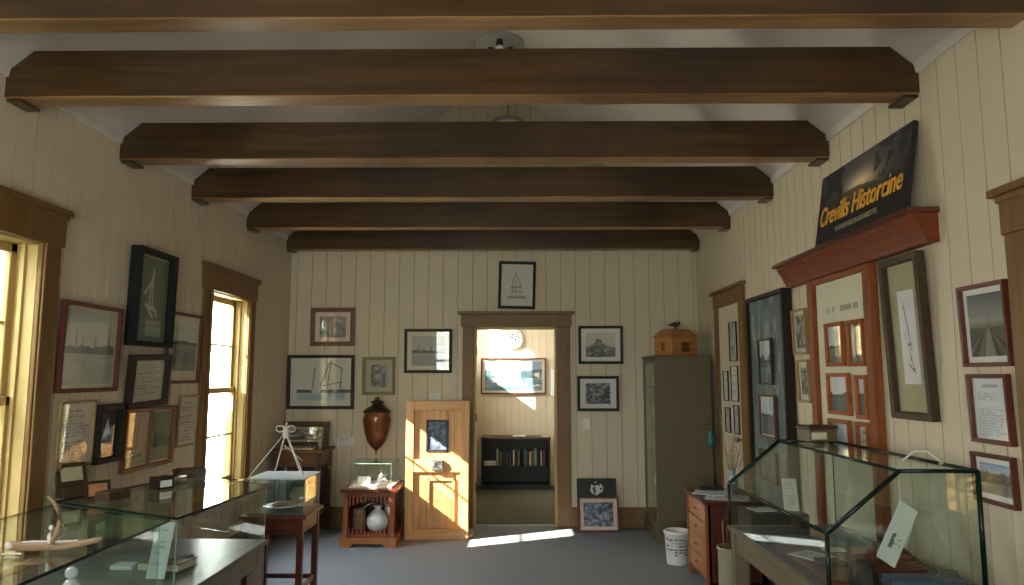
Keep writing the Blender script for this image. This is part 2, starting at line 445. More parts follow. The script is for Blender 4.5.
# windows on the side walls
def window(name, wall, y0, y1, z0, z1, flip=1, meet=None):
    """wall x; room side is +flip"""
    x = wall; f = flip
    root = thing(name, None, None, (0, 0, 0)); struct(root)
    def bx(a, b, c, d, e, g, bev=.003): 
        return (min(x+f*a, x+f*b), max(x+f*a, x+f*b), c, d, e, g, bev)
    m = MB()
    m.box(*bx(0, .022, y0-.13, y0+.01, z0-.02, z1)); m.box(*bx(0, .022, y1-.01, y1+.14, z0-.02, z1))
    m.box(*bx(.022, .034, y0-.03, y0+.0, z0, z1)); m.box(*bx(.022, .034, y1, y1+.03, z0, z1))
    m.box(*bx(0, .028, y0-.15, y1+.16, z1, z1+.17)); m.box(*bx(0, .05, y0-.17, y1+.18, z1+.17, z1+.20)); m.box(*bx(0, .036, y0-.16, y1+.17, z1+.145, z1+.17))
    m.box(*bx(0, .022, y0-.13, y1+.14, z0-.14, z0-.03))
    m.build('casing', 'trim', root)
    MB().box(*bx(-.12, .05, y0-.15, y1+.16, z0-.03, z0)).build('sill', 'trim_inner', root)
    m = MB()
    m.box(*bx(-.15, 0, y0, y0+.012, z0, z1, 0)); m.box(*bx(-.15, 0, y1-.012, y1, z0, z1, 0)); m.box(*bx(-.15, 0, y0, y1, z1-.012, z1, 0))
    for yy, s in ((y0, 1), (y1, -1)):
        a, b = sorted((yy+s*.012, yy+s*.03)); m.box(*bx(-.075, -.055, a, b, z0, z1-.012, 0))
    m.build('jamb', 'trim_inner', root)
    mt = meet or (z0+z1)/2-.02
    for nm, dx, za, zb in (('upper_sash', -.12, mt-.02, z1-.012), ('lower_sash', -.088, z0, mt+.02)):
        m = MB(); a, b = dx-.015, dx+.015; ya, yb = y0+.012, y1-.012; w = .045
        m.box(*bx(a, b, ya, ya+w, za, zb)); m.box(*bx(a, b, yb-w, yb, za, zb)); m.box(*bx(a, b, ya, yb, za, za+w)); m.box(*bx(a, b, ya, yb, zb-w, zb))
        zc = (za+zb)/2
        m.box(*bx(a+.006, b-.006, ya+w, yb-w, zc-.008, zc+.008, 0))
        s = m.build(nm, 'trim_inner', root)
        xg = x+f*dx
        MB().box(xg-.002, xg+.002, ya+w, yb-w, za+w, zb-w).build('pane', 'window_glass', s)
    return root
window('window_1', WL, *W1, *WZ, 1, 1.41)
window('window_2', WL, *W2, *WZ, 1, 1.41)
for k, (a, b) in enumerate(FILLW):
    wr = window('window_%s' % ('3', '6')[k], 0, -(b-a)/2, (b-a)/2, *WZ, 1, 1.41)  # added rear windows that brighten the room
    wr.location = ((a+b)/2, BACK, 0); wr.rotation_euler = (0, 0, R(90))
m = MB(); y0, y1, z1 = *W3, 2.06
m.box(WR-.024, WR, y0-.14, y0, 0, z1, .003); m.box(WR-.024, WR, y1, y1+.15, 0, z1, .003)
m.box(WR-.03, WR, y0-.15, y1+.16, z1, z1+.14, .003); m.box(WR-.036, WR, y0-.16, y1+.17, z1+.125, z1+.15, .003); m.box(WR-.055, WR, y0-.17, y1+.19, z1+.15, z1+.18, .003)
d3 = struct(m.build('door_3', 'trim'))
m = MB(); m.box(WR, WR+.14, y0, y0+.012, 0, z1); m.box(WR, WR+.14, y1-.012, y1, 0, z1); m.box(WR, WR+.14, y0, y1, z1-.012, z1); m.build('jamb', 'trim', d3)
m = MB(); m.box(WR+.06, WR+.10, y0+.012, y1-.012, .005, z1-.012)
for (a, b, c, d) in ((y0+.1, (y0+y1)/2-.03, .2, .95), ((y0+y1)/2+.03, y1-.1, .2, .95), (y0+.1, (y0+y1)/2-.03, 1.08, 1.92), ((y0+y1)/2+.03, y1-.1, 1.08, 1.92)): m.box(WR+.048, WR+.061, a, b, c, d, .008)
sl = m.build('door_slab', 'trim', d3)  # unseen slab, closes the opening to keep side light and reflections out
MB().sphere((WR+.01, y0+.07, 1.0), .025).tube([(WR+.06, y0+.07, 1.0), (WR+.012, y0+.07, 1.0)], .01).build('door_knob', 'steel', sl)

# doorway to the back room
dt = MB()
dt.box(DO[0]-.12, DO[0]+.0, D-.03, D+.0, 0, DO[2], .004); dt.box(DO[1], DO[1]+.14, D-.03, D, 0, DO[2], .004)
dt.box(DO[0]-.14, DO[1]+.16, D-.035, D, DO[2], DO[2]+.13, .004); dt.box(DO[0]-.17, DO[1]+.19, D-.06, D, DO[2]+.13, DO[2]+.16, .004)
dc = dt.build('door_2', 'trim'); struct(dc)
j = MB(); j.box(DO[0], DO[0]+.02, D, D+.16, 0, DO[2]); j.box(DO[1]-.02, DO[1], D, D+.16, 0, DO[2]); j.box(DO[0], DO[1], D, D+.16, DO[2]-.02, DO[2])
jj = j.build('jamb', 'trim_inner', dc)
MB().box(DO[0]+.02, DO[1]-.02, D+.06, D+.10, 0, .008).build('threshold', 'steel', dc)
hg = MB()
for z in (.35, 1.05, 1.75): hg.box(DO[0]+.02, DO[0]+.03, D+.02, D+.05, z, z+.09)
hg.build('hinge', 'copper_dark', jj)

# back room
BX0, BX1, BY = -.75, 1.5, 10.35
def flat_top(z): return lambda u: z
BW = [(9.78-D-.16, 10.2-D-.16, 1.72, 2.62), (8.9-D-.16, 9.66-D-.16, 1.72, 2.62)]
plank_wall('wall_room_left', (BX0, D+.16, 0), (0, 1, 0), (1, 0, 0), BY-D-.16, flat_top(2.8), BW, board=.14)
plank_wall('wall_room_right', (BX1, D+.16, 0), (0, 1, 0), (-1, 0, 0), BY-D-.16, flat_top(2.8), [], board=.14)
plank_wall('wall_room_end', (BX0, BY, 0), (1, 0, 0), (0, -1, 0), BX1-BX0, flat_top(2.8), [], board=.10, g=.004, dep=.0015)
struct(MB().box(BX0-.16, BX1+.16, D+.08, BY+.16, -.12, 0).build('floor', 'carpet_room'))
struct(MB().box(BX0-.16, BX1+.16, D+.16, BY+.16, 2.8, 2.9).build('ceiling', 'ceiling_paint'))
for k, h in enumerate(BW):
    ya, yb = h[0]+D+.16, h[1]+D+.16
    m = MB(); xx = BX0-.1
    m.box(xx-.02, xx+.02, ya, ya+.03, h[2], h[3]); m.box(xx-.02, xx+.02, yb-.03, yb, h[2], h[3]); m.box(xx-.02, xx+.02, ya, yb, h[2], h[2]+.03); m.box(xx-.02, xx+.02, ya, yb, h[3]-.03, h[3])
    wr = struct(m.build('window_%d' % (4+k), 'trim_inner'))
    MB().box(xx-.002, xx+.002, ya+.03, yb-.03, h[2]+.03, h[3]-.03).build('pane', 'window_glass', wr)

# closed cream door with dark casing on the right wall (used as a notice panel)
dy0, dy1, dz1 = 6.07, 6.70, 2.15
m = MB()
m.box(WR-.025, WR, dy0-.13, dy0, 0, dz1, .003); m.box(WR-.025, WR, dy1, dy1+.12, 0, dz1, .003)
m.box(WR-.03, WR, dy0-.14, dy1+.13, dz1, dz1+.13, .003); m.box(WR-.055, WR, dy0-.17, dy1+.16, dz1+.13, dz1+.16, .003)
d1 = struct(m.build('door_1', 'trim'))
m = MB(); m.box(WR-.012, WR-.001, dy0, dy1, 0, dz1, 0); m.build('door_slab', 'wall_paint', d1)
MB().sphere((WR-.05, dy0+.05, 1.0), .025).tube([(WR-.012, dy0+.05, 1.0), (WR-.045, dy0+.05, 1.0)], .01).build('door_knob', 'steel', d1)

# ------------------------------------------------------------------ beams
def beam(label, y0, w, z0=2.835, hgt=.228, rz=0):
    e0, e1 = WL, WR
    ch = .155; kx = ch/.80
    poly = [(e0, 0, z0), (e1, 0, z0), (e1, 0, z0+hgt-ch*.75), (e1-kx*.9, 0, z0+hgt), (e0+kx*.9, 0, z0+hgt), (e0, 0, z0+hgt-ch*.75)]
    b = MB()
    # long timber with slightly uneven lower arris
    n = 28; t = bmesh.new(); secs = []
    cw = .125
    for x in sorted([e0+(e1-e0)*i/n for i in range(n+1)]+[e0+cw, e1-cw]):
        zt = z0+hgt-max(0, .105*(1-min(x-e0, e1-x)/cw))
        wob = .003*(fbm(x*3, y0, 3)-.5)*2
        secs.append([t.verts.new(c) for c in ((x, y0, z0+.004+wob), (x, y0+.006, z0+wob), (x, y0+w-.006, z0-wob), (x, y0+w, z0+.004), (x, y0+w, zt), (x, y0, zt))])
    for a, c in zip(secs, secs[1:]):
        for k in range(6):
            f = t.faces.new((a[k], a[(k+1) % 6], c[(k+1) % 6], c[k])); f.material_index = 1 if k in (0, 1, 2) else 0  # lower faces get the paler wood that stands in for light
    t.faces.new(secs[0][::-1]); t.faces.new(secs[-1])
    bmesh.ops.recalc_face_normals(t, faces=t.faces[:])
    b._merge(t, None, False)
    root = b.build('ceiling_beam', ['beam', 'beam_underside_lit'])
    tag(root, label, 'beam', None)
    # small iron-look bearing block under each end, painted hanger board at the right
    m = MB()
    for s, ex in ((1, e0), (-1, e1)):
        if y0 < 2.8: continue
        a, c = sorted((ex, ex+s*.07)); m.box(a, c, y0+.01, y0+w+.03, z0-.016, z0, .003)
    if y0 > 2.8: m.build('bearing_block', 'beam', root)
    return root
def bpoly(y): pass
BEAMS = [(2.50, .11, 'thick dark timber beam nearest the camera, cut by the top of the photo'),
         (3.24, .125, 'widest fully visible dark timber beam, second from the camera'),
         (4.22, .125, 'dark timber ceiling beam third from the camera, in front of the far lamp'),
         (5.18, .125, 'dark timber ceiling beam fourth from the camera'),
         (6.26, .12, 'dark timber ceiling beam with a darker stain, second from the back wall'),
         (7.36, .11, 'short looking dark timber ceiling beam right against the back wall')]
for y, w, l in BEAMS:
    o = beam(l, y, w)
# painted boards that close the roof slope beside the beam ends (right side)
def lamp(label, x, y, z, r):
    t = thing('ceiling_lamp', label, 'ceiling lamp', (x, y, z))
    top = EAVE+SLOPE*min(x-WL, WR-x)-z
    MB().lathe([(0, .035), (r*.5, .035), (r*.94, .022), (r, .008), (r, 0), (r*.9, -.006), (0, -.008)], n=36).build('canopy', 'fixture', t)
    MB().tube([(0, 0, .03), (0, 0, top+.02)], .012).build('stem', 'fixture', t)
    return t
l1 = lamp('round ceiling lamp with three bare bulbs between the two nearest beams', -.15, 5.30, 4.07, .19)
m = MB()
for k in range(3):
    a = 2*PI*k/3+.5
    MB().lathe([(.024, .0), (.028, -.03), (.02, -.05), (0, -.05)], c=(math.cos(a)*.09, math.sin(a)*.09, -.006)).build('socket', 'copper_dark', l1)
for k in range(3):
    a = 2*PI*k/3+.5
    MB().sphere((math.cos(a)*.09, math.sin(a)*.09, -.09), .036, (1, 1, 1.2)).build('light_bulb', 'light_bulb', l1)
l2 = lamp('small round white ceiling lamp further back, above the third beam', -.12, 7.0, 4.06, .16)
MB().lathe([(.12, 0), (.13, -.02), (.1, -.06), (.05, -.085), (0, -.09)], n=30).build('shade', 'light_bulb', l2)

# ================================================================== PICTURES, LEFT WALL
on_left('large red-brown framed harbour print beside the near window', (60, 299, 118, 391), harbour(1, (196, 200, 186), (92, 100, 100)), 'frame_red', .022, .03, 'mat_cream', .02, 1)
on_left('tall black framed green print of a ship, highest on the left wall', (130, 243, 173, 348),
        lines((92, 104, 84), (178, 186, 168), [((.45, .4), (.55, .85)), ((.3, .55), (.5, .7)), ((.55, .85), (.56, .4)), ((.35, .42), (.7, .36)), ((.4, .4), (.6, .28)), ((.62, .4), (.72, .3))], .02,
              lambda u, v: mixc((92, 104, 84), (150, 160, 140), .8) if (.4 < u < .9 and .05 < v < .24) else None), 'frame_black', .034, .07, 'mat_cream', .012, 1, mwb=.008)
on_left('narrow brown framed seascape print beside the far window', (166, 310, 199, 383), land(4, (176, 180, 168), (120, 132, 130), (100, 112, 110), .6, .08), 'frame_red', .02, .025, 'mat_cream', .03, mwb=.07)
on_left('dark brown framed document hung below the tall black frame', (126, 353, 168, 405), letter(5, (190, 188, 172), (130, 126, 112), 14), 'frame_dark', .035, .045, None, lean=4, tilt=-2)
on_left('thin light wood framed typed letter, leftmost of the lower row', (58, 402, 92, 464), letter(6, (206, 200, 190), (140, 134, 126), 20), 'frame_gold', .012, .015)
on_left('black framed mountain picture with a small caption card', (94, 405, 121, 460),
        lambda u, v: (200, 200, 190) if .12 < u < .8 and .12 < v < .28 else ((188, 192, 190) if (v > .3 and v < .88-abs(u-.5)*1.6 and v > .52-.2*fbm(u*5, 1, 2)) else ((96, 100, 92) if v > .3 and v < .6 and .1 < u < .9 else (44, 52, 48))), 'frame_black', .03, .04, 'mat_dark', .02)
on_left('brown double frame holding a drawing and a green hill print', (122, 409.5, 173, 462), None, 'frame_brown', .025, .03, 'mat_cream', 0,
        two=[lines((176, 160, 128), (110, 96, 70), [((.3, .2), (.4, .8)), ((.5, .3), (.55, .85)), ((.2, .25), (.8, .2)), ((.2, .15), (.75, .17))], .02),
             lambda u, v: mixc((112, 120, 92), (70, 86, 64), 1.6*(v < .42+.22*(1-abs(u-.5)*2)) * fbm(u*5, v*5, 2)+.1) if v > .28 else (128, 132, 100)])
on_left('slim gold framed typed notice next to the far window casing', (178, 396, 196, 444), letter(8, (204, 202, 188), (120, 116, 106), 16), 'frame_gold', .012, .015)
# small metal hook by the notice
tag(MB().tube([(WL+.004, 5.05, 1.18), (WL+.02, 5.05, 1.2), (WL+.02, 5.05, 1.29), (WL+.004, 5.05, 1.31)], .006).build('wall_hook', 'frame_gold'), 'small brass hook on the boards between double frame and notice', 'hook')

# ================================================================== PICTURES, BACK WALL
on_back('orange-brown framed grey landscape print, upper left of the back wall', (312, 308, 355, 346), mottle(11, (90, 96, 96), (176, 178, 170), 5), 'frame_brown', .045, .03, 'mat_pink', .05, mwb=.045)
on_back('large dark framed watercolour of a two-masted ship at sea', (289, 355, 354, 409),
        lines((196, 198, 186), (92, 96, 92), [((.6, .35), (.66, .95)), ((.82, .35), (.84, .8)), ((.5, .45), (.64, .9)), ((.52, .42), (.86, .5)), ((.66, .9), (.84, .78)), ((.36, .36), (.4, .8)), ((.5, .3), (.88, .34))], .009,
              lambda u, v: (mixc((120, 148, 168), (180, 196, 200), fbm(u*6, v*20, 3)) if .12 < v < .27 and .1 < u < .9 else ((70, 76, 80) if .27 <= v < .34 and (u > .5 or .1 < u < .35) and fbm(u*12, v*12, 4) > .3 else None))),
        'frame_dark', .032, .03, 'mat_white', .0)
on_back('olive framed small harbour photograph above the hanging urn', (363, 357, 395, 395), mottle(13, (66, 70, 74), (176, 176, 176), 6), 'frame_olive', .03, .03, 'mat_olive', .06, mwb=.05)
on_back('dark framed print of ship masts, left of the doorway', (405, 329, 452, 373), harbour(14, (172, 172, 166), (84, 84, 84)), 'frame_dark', .03, .03, 'mat_cream', .05, mwb=.045)
on_back('crooked black framed drawing of a tall ship above the doorway', (498, 262, 535, 309),
        lines((208, 204, 192), (150, 146, 134), [((.45, .25), (.47, .8)), ((.35, .25), (.36, .62)), ((.6, .25), (.6, .6)), ((.36, .6), (.47, .78)), ((.47, .78), (.62, .5)), ((.3, .45), (.65, .45)), ((.32, .35), (.68, .34)), ((.2, .2), (.8, .2)), ((.2, .22), (.75, .23))], .014),
        'frame_black', .03, .03, 'mat_white', .0, lean=2, tilt=1.5)
on_back('dark framed engraving of a castle hill, upper one right of doorway', (578, 326, 623, 364),
        lambda u, v: (196, 194, 182) if v > .35+.45*max(0, 1-abs(u-.45)*2.4)*(.6+.5*hsh(int(u*14), 0, 3)) and v > .42 else mixc((58, 60, 60), (190, 188, 176), fbm(u*9, v*12, 16)*1.2-.2), 'frame_dark', .028, .03, 'mat_white', .05, mwb=.045)
on_back('dark framed photograph of standing people, lower one right of doorway', (577, 376, 619, 411), mottle(17, (46, 48, 54), (166, 168, 172), 9), 'frame_dark', .028, .03, 'mat_white', .06, mwb=.045)
# wall cards, outlet
def card(label, q, y=D, col='white_paper', name='wall_card', cat='card'):
    p, r = atY(q[0], q[1], y), atY(q[2], q[3], y)
    t = thing(name, label, cat, ((p.x+r.x)/2, y-.002, r.z))
    w, h = r.x-p.x, p.z-r.z
    MB().box(-w/2, w/2, -.004, 0, 0, h, .001).build('card_body', col, t)
    grid_print(w*.94, h*.9, letter(3, (214, 212, 206), (150, 148, 142), 4, False), h*.05, 0, -.0045, res=.004, parent=t, name='printed_text')
    return t
card('small pale caption card on the wall left of the urn', (337, 438, 354, 446))
card('small square card on the wall above the wooden cell door', (430, 393, 440, 400))
p = atY(586.5, 424, D); t = thing('wall_outlet', 'white electrical outlet plate low on the wall right of doorway', 'outlet', (p.x, D, p.z-.06))
MB().box(-.035, .035, -.006, 0, 0, .115, .002).build('cover_plate', 'white_plastic', t)
m = MB()
for z in (.028, .072): m.box(-.016, .016, -.009, -.006, z, z+.026, .001)
m.build('socket', 'white_plastic', t)

# ================================================================== HANGING URN
t = thing('carved_urn', 'brown carved wooden urn with lid hanging on the back wall', 'urn', (-1.455, D-.16, .76))
prof = [(0, 0), (.012, .02), (.04, .05), (.086, .12), (.112, .2), (.128, .29), (.134, .35), (.124, .385), (.13, .39), (.128, .405)]
MB().lathe(prof, n=32).build('body', 'copper', t)
MB().lathe([(.137, .4), (.14, .412), (.12, .43), (.085, .455), (.05, .475), (.045, .49), (.066, .5), (.066, .51), (.04, .52), (.03, .525)], n=32).build('lid', 'copper_dark', t)
MB().sphere((0, 0, .535), .022, (1.3, 1, 1)).build('finial', 'copper', t)
m = MB()
for k in range(14):
    a = PI+PI*(k % 7)/6.0-.0; z = .15+.2*((k*5) % 7)/7
    rr = .09+.035*(z-.15)/.2
    m.sphere((math.cos(a)*(rr+.006), math.sin(a)*(rr+.006), z+.03), .016, (1, .6, 1.3), n=8)
for k in range(10):
    a = PI+PI*k/9
    m.tube([(math.cos(a)*q, math.sin(a)*q, z) for q, z in ((.05, .06), (.09, .12), (.116, .2), (.131, .29), (.136, .34))], .004, n=5)
m.build('relief_carving', 'copper', t)
MB().box(-.02, .02, .1, .158, .3, .36, .003).tube([(0, .06, .33), (0, .15, .33)], .008).build('wall_bracket', 'copper_dark', t)
MB().tube([(0, 0, .02), (0, 0, -.03)], [.008, .003]).build('drop', 'copper_dark', t)

# ================================================================== SLATTED DISPLAY CABINET
t = thing('slatted_cabinet', 'low reddish wood cabinet with slatted open front below the urn', 'cabinet', (-1.37, 6.68, 0))
w, dp, hh = .46, .56, .51
MB().box(-w/2-.03, w/2+.03, -.03, dp+.02, hh-.03, hh, .006).build('top', 'mahogany', t)
for x in (-w/2, w/2-.04):
    for y in (0, dp-.04): MB().box(x, x+.04, y, y+.04, 0, hh-.03, .003).build('corner_post', 'cherry_v', t)
m = MB(); m2 = MB(); m.box(-w/2+.04, w/2-.04, .015, .03, hh-.075, hh-.03, .002); m2.box(-w/2+.04, w/2-.04, .015, .03, .085, .105, .002)
nsl = 11
for k in range(nsl):
    x = -w/2+.05+(w-.1)*k/(nsl-1); ln = .035+.05*abs((k-(nsl-1)/2)/((nsl-1)/2))**1.5
    m.box(x-.010, x+.010, .014, .028, hh-.075-ln, hh-.07, .002)
    ln2 = .015+.04*abs((k-(nsl-1)/2)/((nsl-1)/2))**1.5
    m2.box(x-.010, x+.010, .014, .028, .1, .115+ln2, .002)
m.build('slatted_valance', 'cherry_v', t); m2.build('slatted_lower_rail', 'cherry_v', t)
m = MB()
for k in range(14): 
    y = .05+(dp-.1)*k/13
    for x in (-w/2+.012, w/2-.026): m.box(x, x+.014, y-.011, y+.011, .1, hh-.03)
m.build('side_slats', 'mahogany_v', t)
MB().box(-w/2+.01, w/2-.01, dp-.03, dp-.015, .08, hh-.03).build('back_panel', 'dark_oak_v', t)
MB().box(-w/2+.01, w/2-.01, .02, dp-.03, .085, .10).build('bottom_shelf', 'mahogany', t)
m = MB(); m.prism([(-w/2-.02, -.02, 0), (-w/2+.07, -.02, 0), (-w/2+.1, -.02, .03), (w/2-.1, -.02, .03), (w/2-.07, -.02, 0), (w/2+.02, -.02, 0), (w/2+.02, -.02, .085), (-w/2-.02, -.02, .085)], (0, .025, 0))
for x in (-w/2-.02, w/2): m.box(x, x+.02, .005, dp, 0, .085)
m.build('plinth', 'cherry', t)
X0, Y0 = -1.37, 6.68
# inside
tag(MB().lathe([(0, 0), (.045, 0), (.085, .03), (.105, .08), (.1, .13), (.06, .18), (.03, .2), (.028, .22), (.045, .23), (.04, .24), (.02, .235), (0, .235)], c=(X0+.05, Y0+.17, .101), n=28).build('round_jug', 'ceramic'), 'round white jug standing inside the slatted cabinet', 'jug')
tag(MB().lathe([(0, 0), (.055, 0), (.06, .01), (.06, .2), (.055, .21), (.05, .2), (0, .2)], c=(X0-.12, Y0+.17, .101), n=24).build('wooden_canister', 'driftwood'), 'pale wooden cylinder left of the white jug in the slatted cabinet', 'canister')
tag(MB().lathe([(0, 0), (.04, 0), (.05, .05), (.05, .18), (.035, .22), (.03, .25), (0, .25)], c=(X0+.13, Y0+.33, .101), n=24).build('tall_jar', 'ceramic'), 'white jar behind the round jug in the slatted cabinet', 'jar')
tag(MB().tube([(X0-.17, Y0+.06, .24), (X0-.1, Y0+.06, .3), (X0-.02, Y0+.07, .36), (X0+.05, Y0+.07, .38)], .006).build('bent_rod', 'steel'), 'thin bent metal rod leaning across the slatted cabinet opening', 'rod')

def glass_box(name, label, loc, w, dp, h, rz=0, base=None, edge='pale_edge', lid=None, tp=.005):
    t = thing(name, label, 'display case', loc, rz)
    if base: MB().box(-w/2-.008, w/2+.008, -.008, dp+.008, 0, .014, .002).build('base', base, t)
    z0 = .014 if base else 0
    T = tp
    def pane(n, poly, vec): MB().prism(poly, vec, 0, side_mi=1).build(n, ['case_glass', edge], t)
    pane('front_pane', [(-w/2, 0, z0), (w/2, 0, z0), (w/2, 0, h), (-w/2, 0, h)], (0, T, 0))
    pane('back_pane', [(-w/2, dp, z0), (w/2, dp, z0), (w/2, dp, h), (-w/2, dp, h)], (0, -T, 0))
    pane('side_pane', [(-w/2, T, z0), (-w/2, dp-T, z0), (-w/2, dp-T, h), (-w/2, T, h)], (T, 0, 0))
    pane('side_pane', [(w/2, T, z0), (w/2, dp-T, z0), (w/2, dp-T, h), (w/2, T, h)], (-T, 0, 0))
    if lid: MB().box(-w/2-.006, w/2+.006, -.006, dp+.006, h, h+.008, .002).build('lid', lid, t)
    else: pane('top_pane', [(-w/2, 0, h), (w/2, 0, h), (w/2, dp, h), (-w/2, dp, h)], (0, 0, T))
    return t
glass_box('glass_case', 'small clear glass case on top of the slatted cabinet', (X0, Y0+.05, .511), .38, .42, .215, base='mat_pink')
def standing_card(name, label, loc, w, h, rz=0, lean=-12, painter=None, cat='card'):
    t = thing(name, label, cat, loc, rot=(R(lean), 0, rz))
    MB().box(-w/2, w/2, 0, .004, 0, h, .001).build('card_stock', 'white_paper', t)
    if painter: grid_print(w*.94, h*.94, painter, h*.03, 0, -.001, res=.006, parent=t)
    return t
standing_card('caption_card', 'white caption card inside the small glass case, left side', (X0-.09, Y0+.17, .529), .12, .07, lean=-18)
tag(MB().lathe([(0, 0), (.04, 0), (.045, .012), (.02, .02), (.0, .02)], c=(X0+.07, Y0+.2, .526)).tube([(X0+.05, Y0+.2, .54), (X0+.055, Y0+.2, .58), (X0+.075, Y0+.2, .61), (X0+.07, Y0+.2, .65)], [.014, .022, .014, .004])
    .tube([(X0+.05, Y0+.2, .55), (X0+.1, Y0+.2, .57), (X0+.13, Y0+.2, .55)], [.012, .014, .004]).build('bird_figurine', 'ceramic'), 'small white bird shaped figurine in the glass case under the urn', 'figurine')

# ================================================================== CELL DOOR ON DISPLAY
JX, JY, JW, JH = -.79, 6.97, .60, 1.29
t = thing('cell_door', 'pale pine cell door with a small barred window, standing upright by the doorway', 'door', (JX, JY, 0))
m = MB(); st = .075
m.box(-JW/2, -JW/2+st, 0, .10, 0, JH, .003); m.build('stile', 'pine', t); MB().box(JW/2-st, JW/2, 0, .10, 0, JH, .003).build('stile', 'pine', t)
m = MB(); m.box(-JW/2+st, JW/2-st, 0, .10, JH-.085, JH, .003); m.box(-JW/2+st, JW/2-st, 0, .10, 0, .1, .003); m.box(-JW/2+st, JW/2-st, 0.004, .09, .62, .74, .003)
m.build('rail', 'pine_h', t)
m = MB()
n = 7; a0, a1 = -JW/2+st, JW/2-st
for k in range(n):
    xa, xb = a0+(a1-a0)*k/n, a0+(a1-a0)*(k+1)/n
    for (za, zb) in ((.1, .62), (.74, JH-.085)):
        if za > .5 and -.09 < (xa+xb)/2 < .09:
            m.box(xa+.001, xb-.001, .03, .06, za, .83, .002); m.box(xa+.001, xb-.001, .03, .06, 1.09, zb, .002)
        else: m.box(xa+.001, xb-.001, .03, .06, za, zb, .002)
m.build('plank', 'pine', t)
m = MB(); m.box(-.09, -.07, .012, .05, .16, .56, .002); m.box(.15, .17, .012, .05, .16, .56, .002); m.box(-.09, .17, .012, .05, .54, .56, .002)
m.build('batten', 'pine', t)
m = MB(); wx0, wx1, wz0, wz1 = -.11, .105, .81, 1.11
m.box(wx0, wx1, .018, .06, wz0, wz0+.02, .002); m.box(wx0, wx1, .018, .06, wz1-.02, wz1, .002); m.box(wx0, wx0+.02, .018, .06, wz0, wz1, .002); m.box(wx1-.02, wx1, .018, .06, wz0, wz1, .002)
wf = m.build('window_frame', 'near_black', t)
grid_print(wx1-wx0-.04, wz1-wz0-.04, mottle(31, (44, 52, 66), (120, 130, 150), 12), wz0+.02, (wx0+wx1)/2, .03, name='window_pane', parent=wf)
m = MB(); m.box(-.05, .06, -.035, .0, .64, .74, .006); lk = m.build('lock_box', 'steel', t)
MB().tube([(-.09, -.02, .715), (-.04, -.045, .715), (.04, -.045, .72)], .007).sphere((-.02, -.05, .69), .02).build('handle', 'steel', lk)
MB().box(-JW/2+.01, JW/2+.03, .101, .32, 0, .025, .003).build('stand_foot', 'pine_h', t)

# ================================================================== THINGS ON THE FLOOR BY THE BACK WALL
t = thing('display_board', 'black board with a white floral emblem leaning on the back wall', 'board', (.775, 7.43, 0), rot=(R(-10), 0, 0))
w, h = .40, .50
MB().box(-w/2, w/2, 0, .012, 0, h, .002).build('panel', 'near_black', t)
def emblem(u, v):
    r = math.hypot(u-.5, (v-.8)*1.25)
    if r < .17 and v < .995:
        return (205, 210, 208) if fbm(u*16, v*20, 5) > .47 or r < .04 else (34, 38, 42)
    if .56 < v < .6 and .33 < u < .68 and hsh(int(u*30), 1, 2) > .3: return (110, 118, 122)
    return (30, 34, 38)
grid_print(w*.96, h*.97, emblem, h*.02, 0, -.002, parent=t)
picture('pink matted dark blue print leaning on the black board, standing on the carpet', (.775, 7.33, 0), 0, .40, .335, mottle(41, (34, 46, 72), (176, 184, 196), 9), 'frame_red', .018, .022, 'mat_pink', .035, lean=-9)

# ================================================================== BACK ROOM CONTENTS
t = thing('bookcase', 'low black bookcase against the far wall seen through the doorway', 'bookcase', (-.06, BY-.36, 0))
w, h, dp = .94, .70, .33
MB().box(-w/2, -w/2+.025, 0, dp, 0, h-.03, .002).build('side_panel', 'black', t); MB().box(w/2-.025, w/2, 0, dp, 0, h-.03, .002).build('side_panel', 'black', t)
MB().box(-w/2-.01, w/2+.01, -.015, dp, h-.03, h, .004).build('top', 'dark_oak', t)
MB().box(-w/2+.025, w/2-.025, .01, dp, .04, .06).build('shelf', 'black', t); MB().box(-w/2+.025, w/2-.025, .01, dp, .29, .31).build('shelf', 'black', t)
MB().box(-w/2+.02, w/2-.02, dp-.01, dp, .02, h-.03).build('back_panel', 'black', t)
MB().box(-w/2+.03, w/2-.03, .03, .045, 0, .04).build('plinth', 'black', t)
bc = [('cream', (160, 154, 132)), ('grey', (110, 112, 112)), ('dark green', (44, 66, 52)), ('brown', (92, 66, 44)), ('slate blue', (66, 80, 100)), ('white', (176, 174, 164)),
      ('black', (32, 32, 34)), ('tan', (124, 106, 78)), ('teal', (60, 110, 106)), ('dark red', (74, 40, 34)), ('pale yellow', (196, 190, 128)), ('olive', (96, 96, 60)), ('pale green', (140, 160, 124)), ('navy', (40, 48, 76)), ('pale grey', (160, 160, 156)), ('rust', (96, 64, 46))]
bx_ = [-.25, -.205, -.165, -.12, -.075, -.03, .0, .04, .13, .165, .20, .235, .27, .305, .35, .39]
for k, ((cn, cc), x) in enumerate(zip(bc, bx_)):
    plain('book_'+cn.replace(' ', '_'), cc, .6)
    hh = .17+.06*hsh(k, 4, 2); ww = .022+.01*hsh(k, 5, 2)
    t2 = thing('book', '%s book upright on the bookcase shelf in the far room' % cn, 'book', (-.06+x, BY-.36+.06, .311))
    MB().box(-ww/2, -ww/2+.003, 0, .15, 0, hh).box(ww/2-.003, ww/2, 0, .15, 0, hh).box(-ww/2, ww/2, 0, .004, 0, hh, .001).build('cover', 'book_'+cn.replace(' ', '_'), t2)
    MB().box(-ww/2+.003, ww/2-.003, .005, .145, .004, hh-.004).build('pages', 'white_paper', t2)
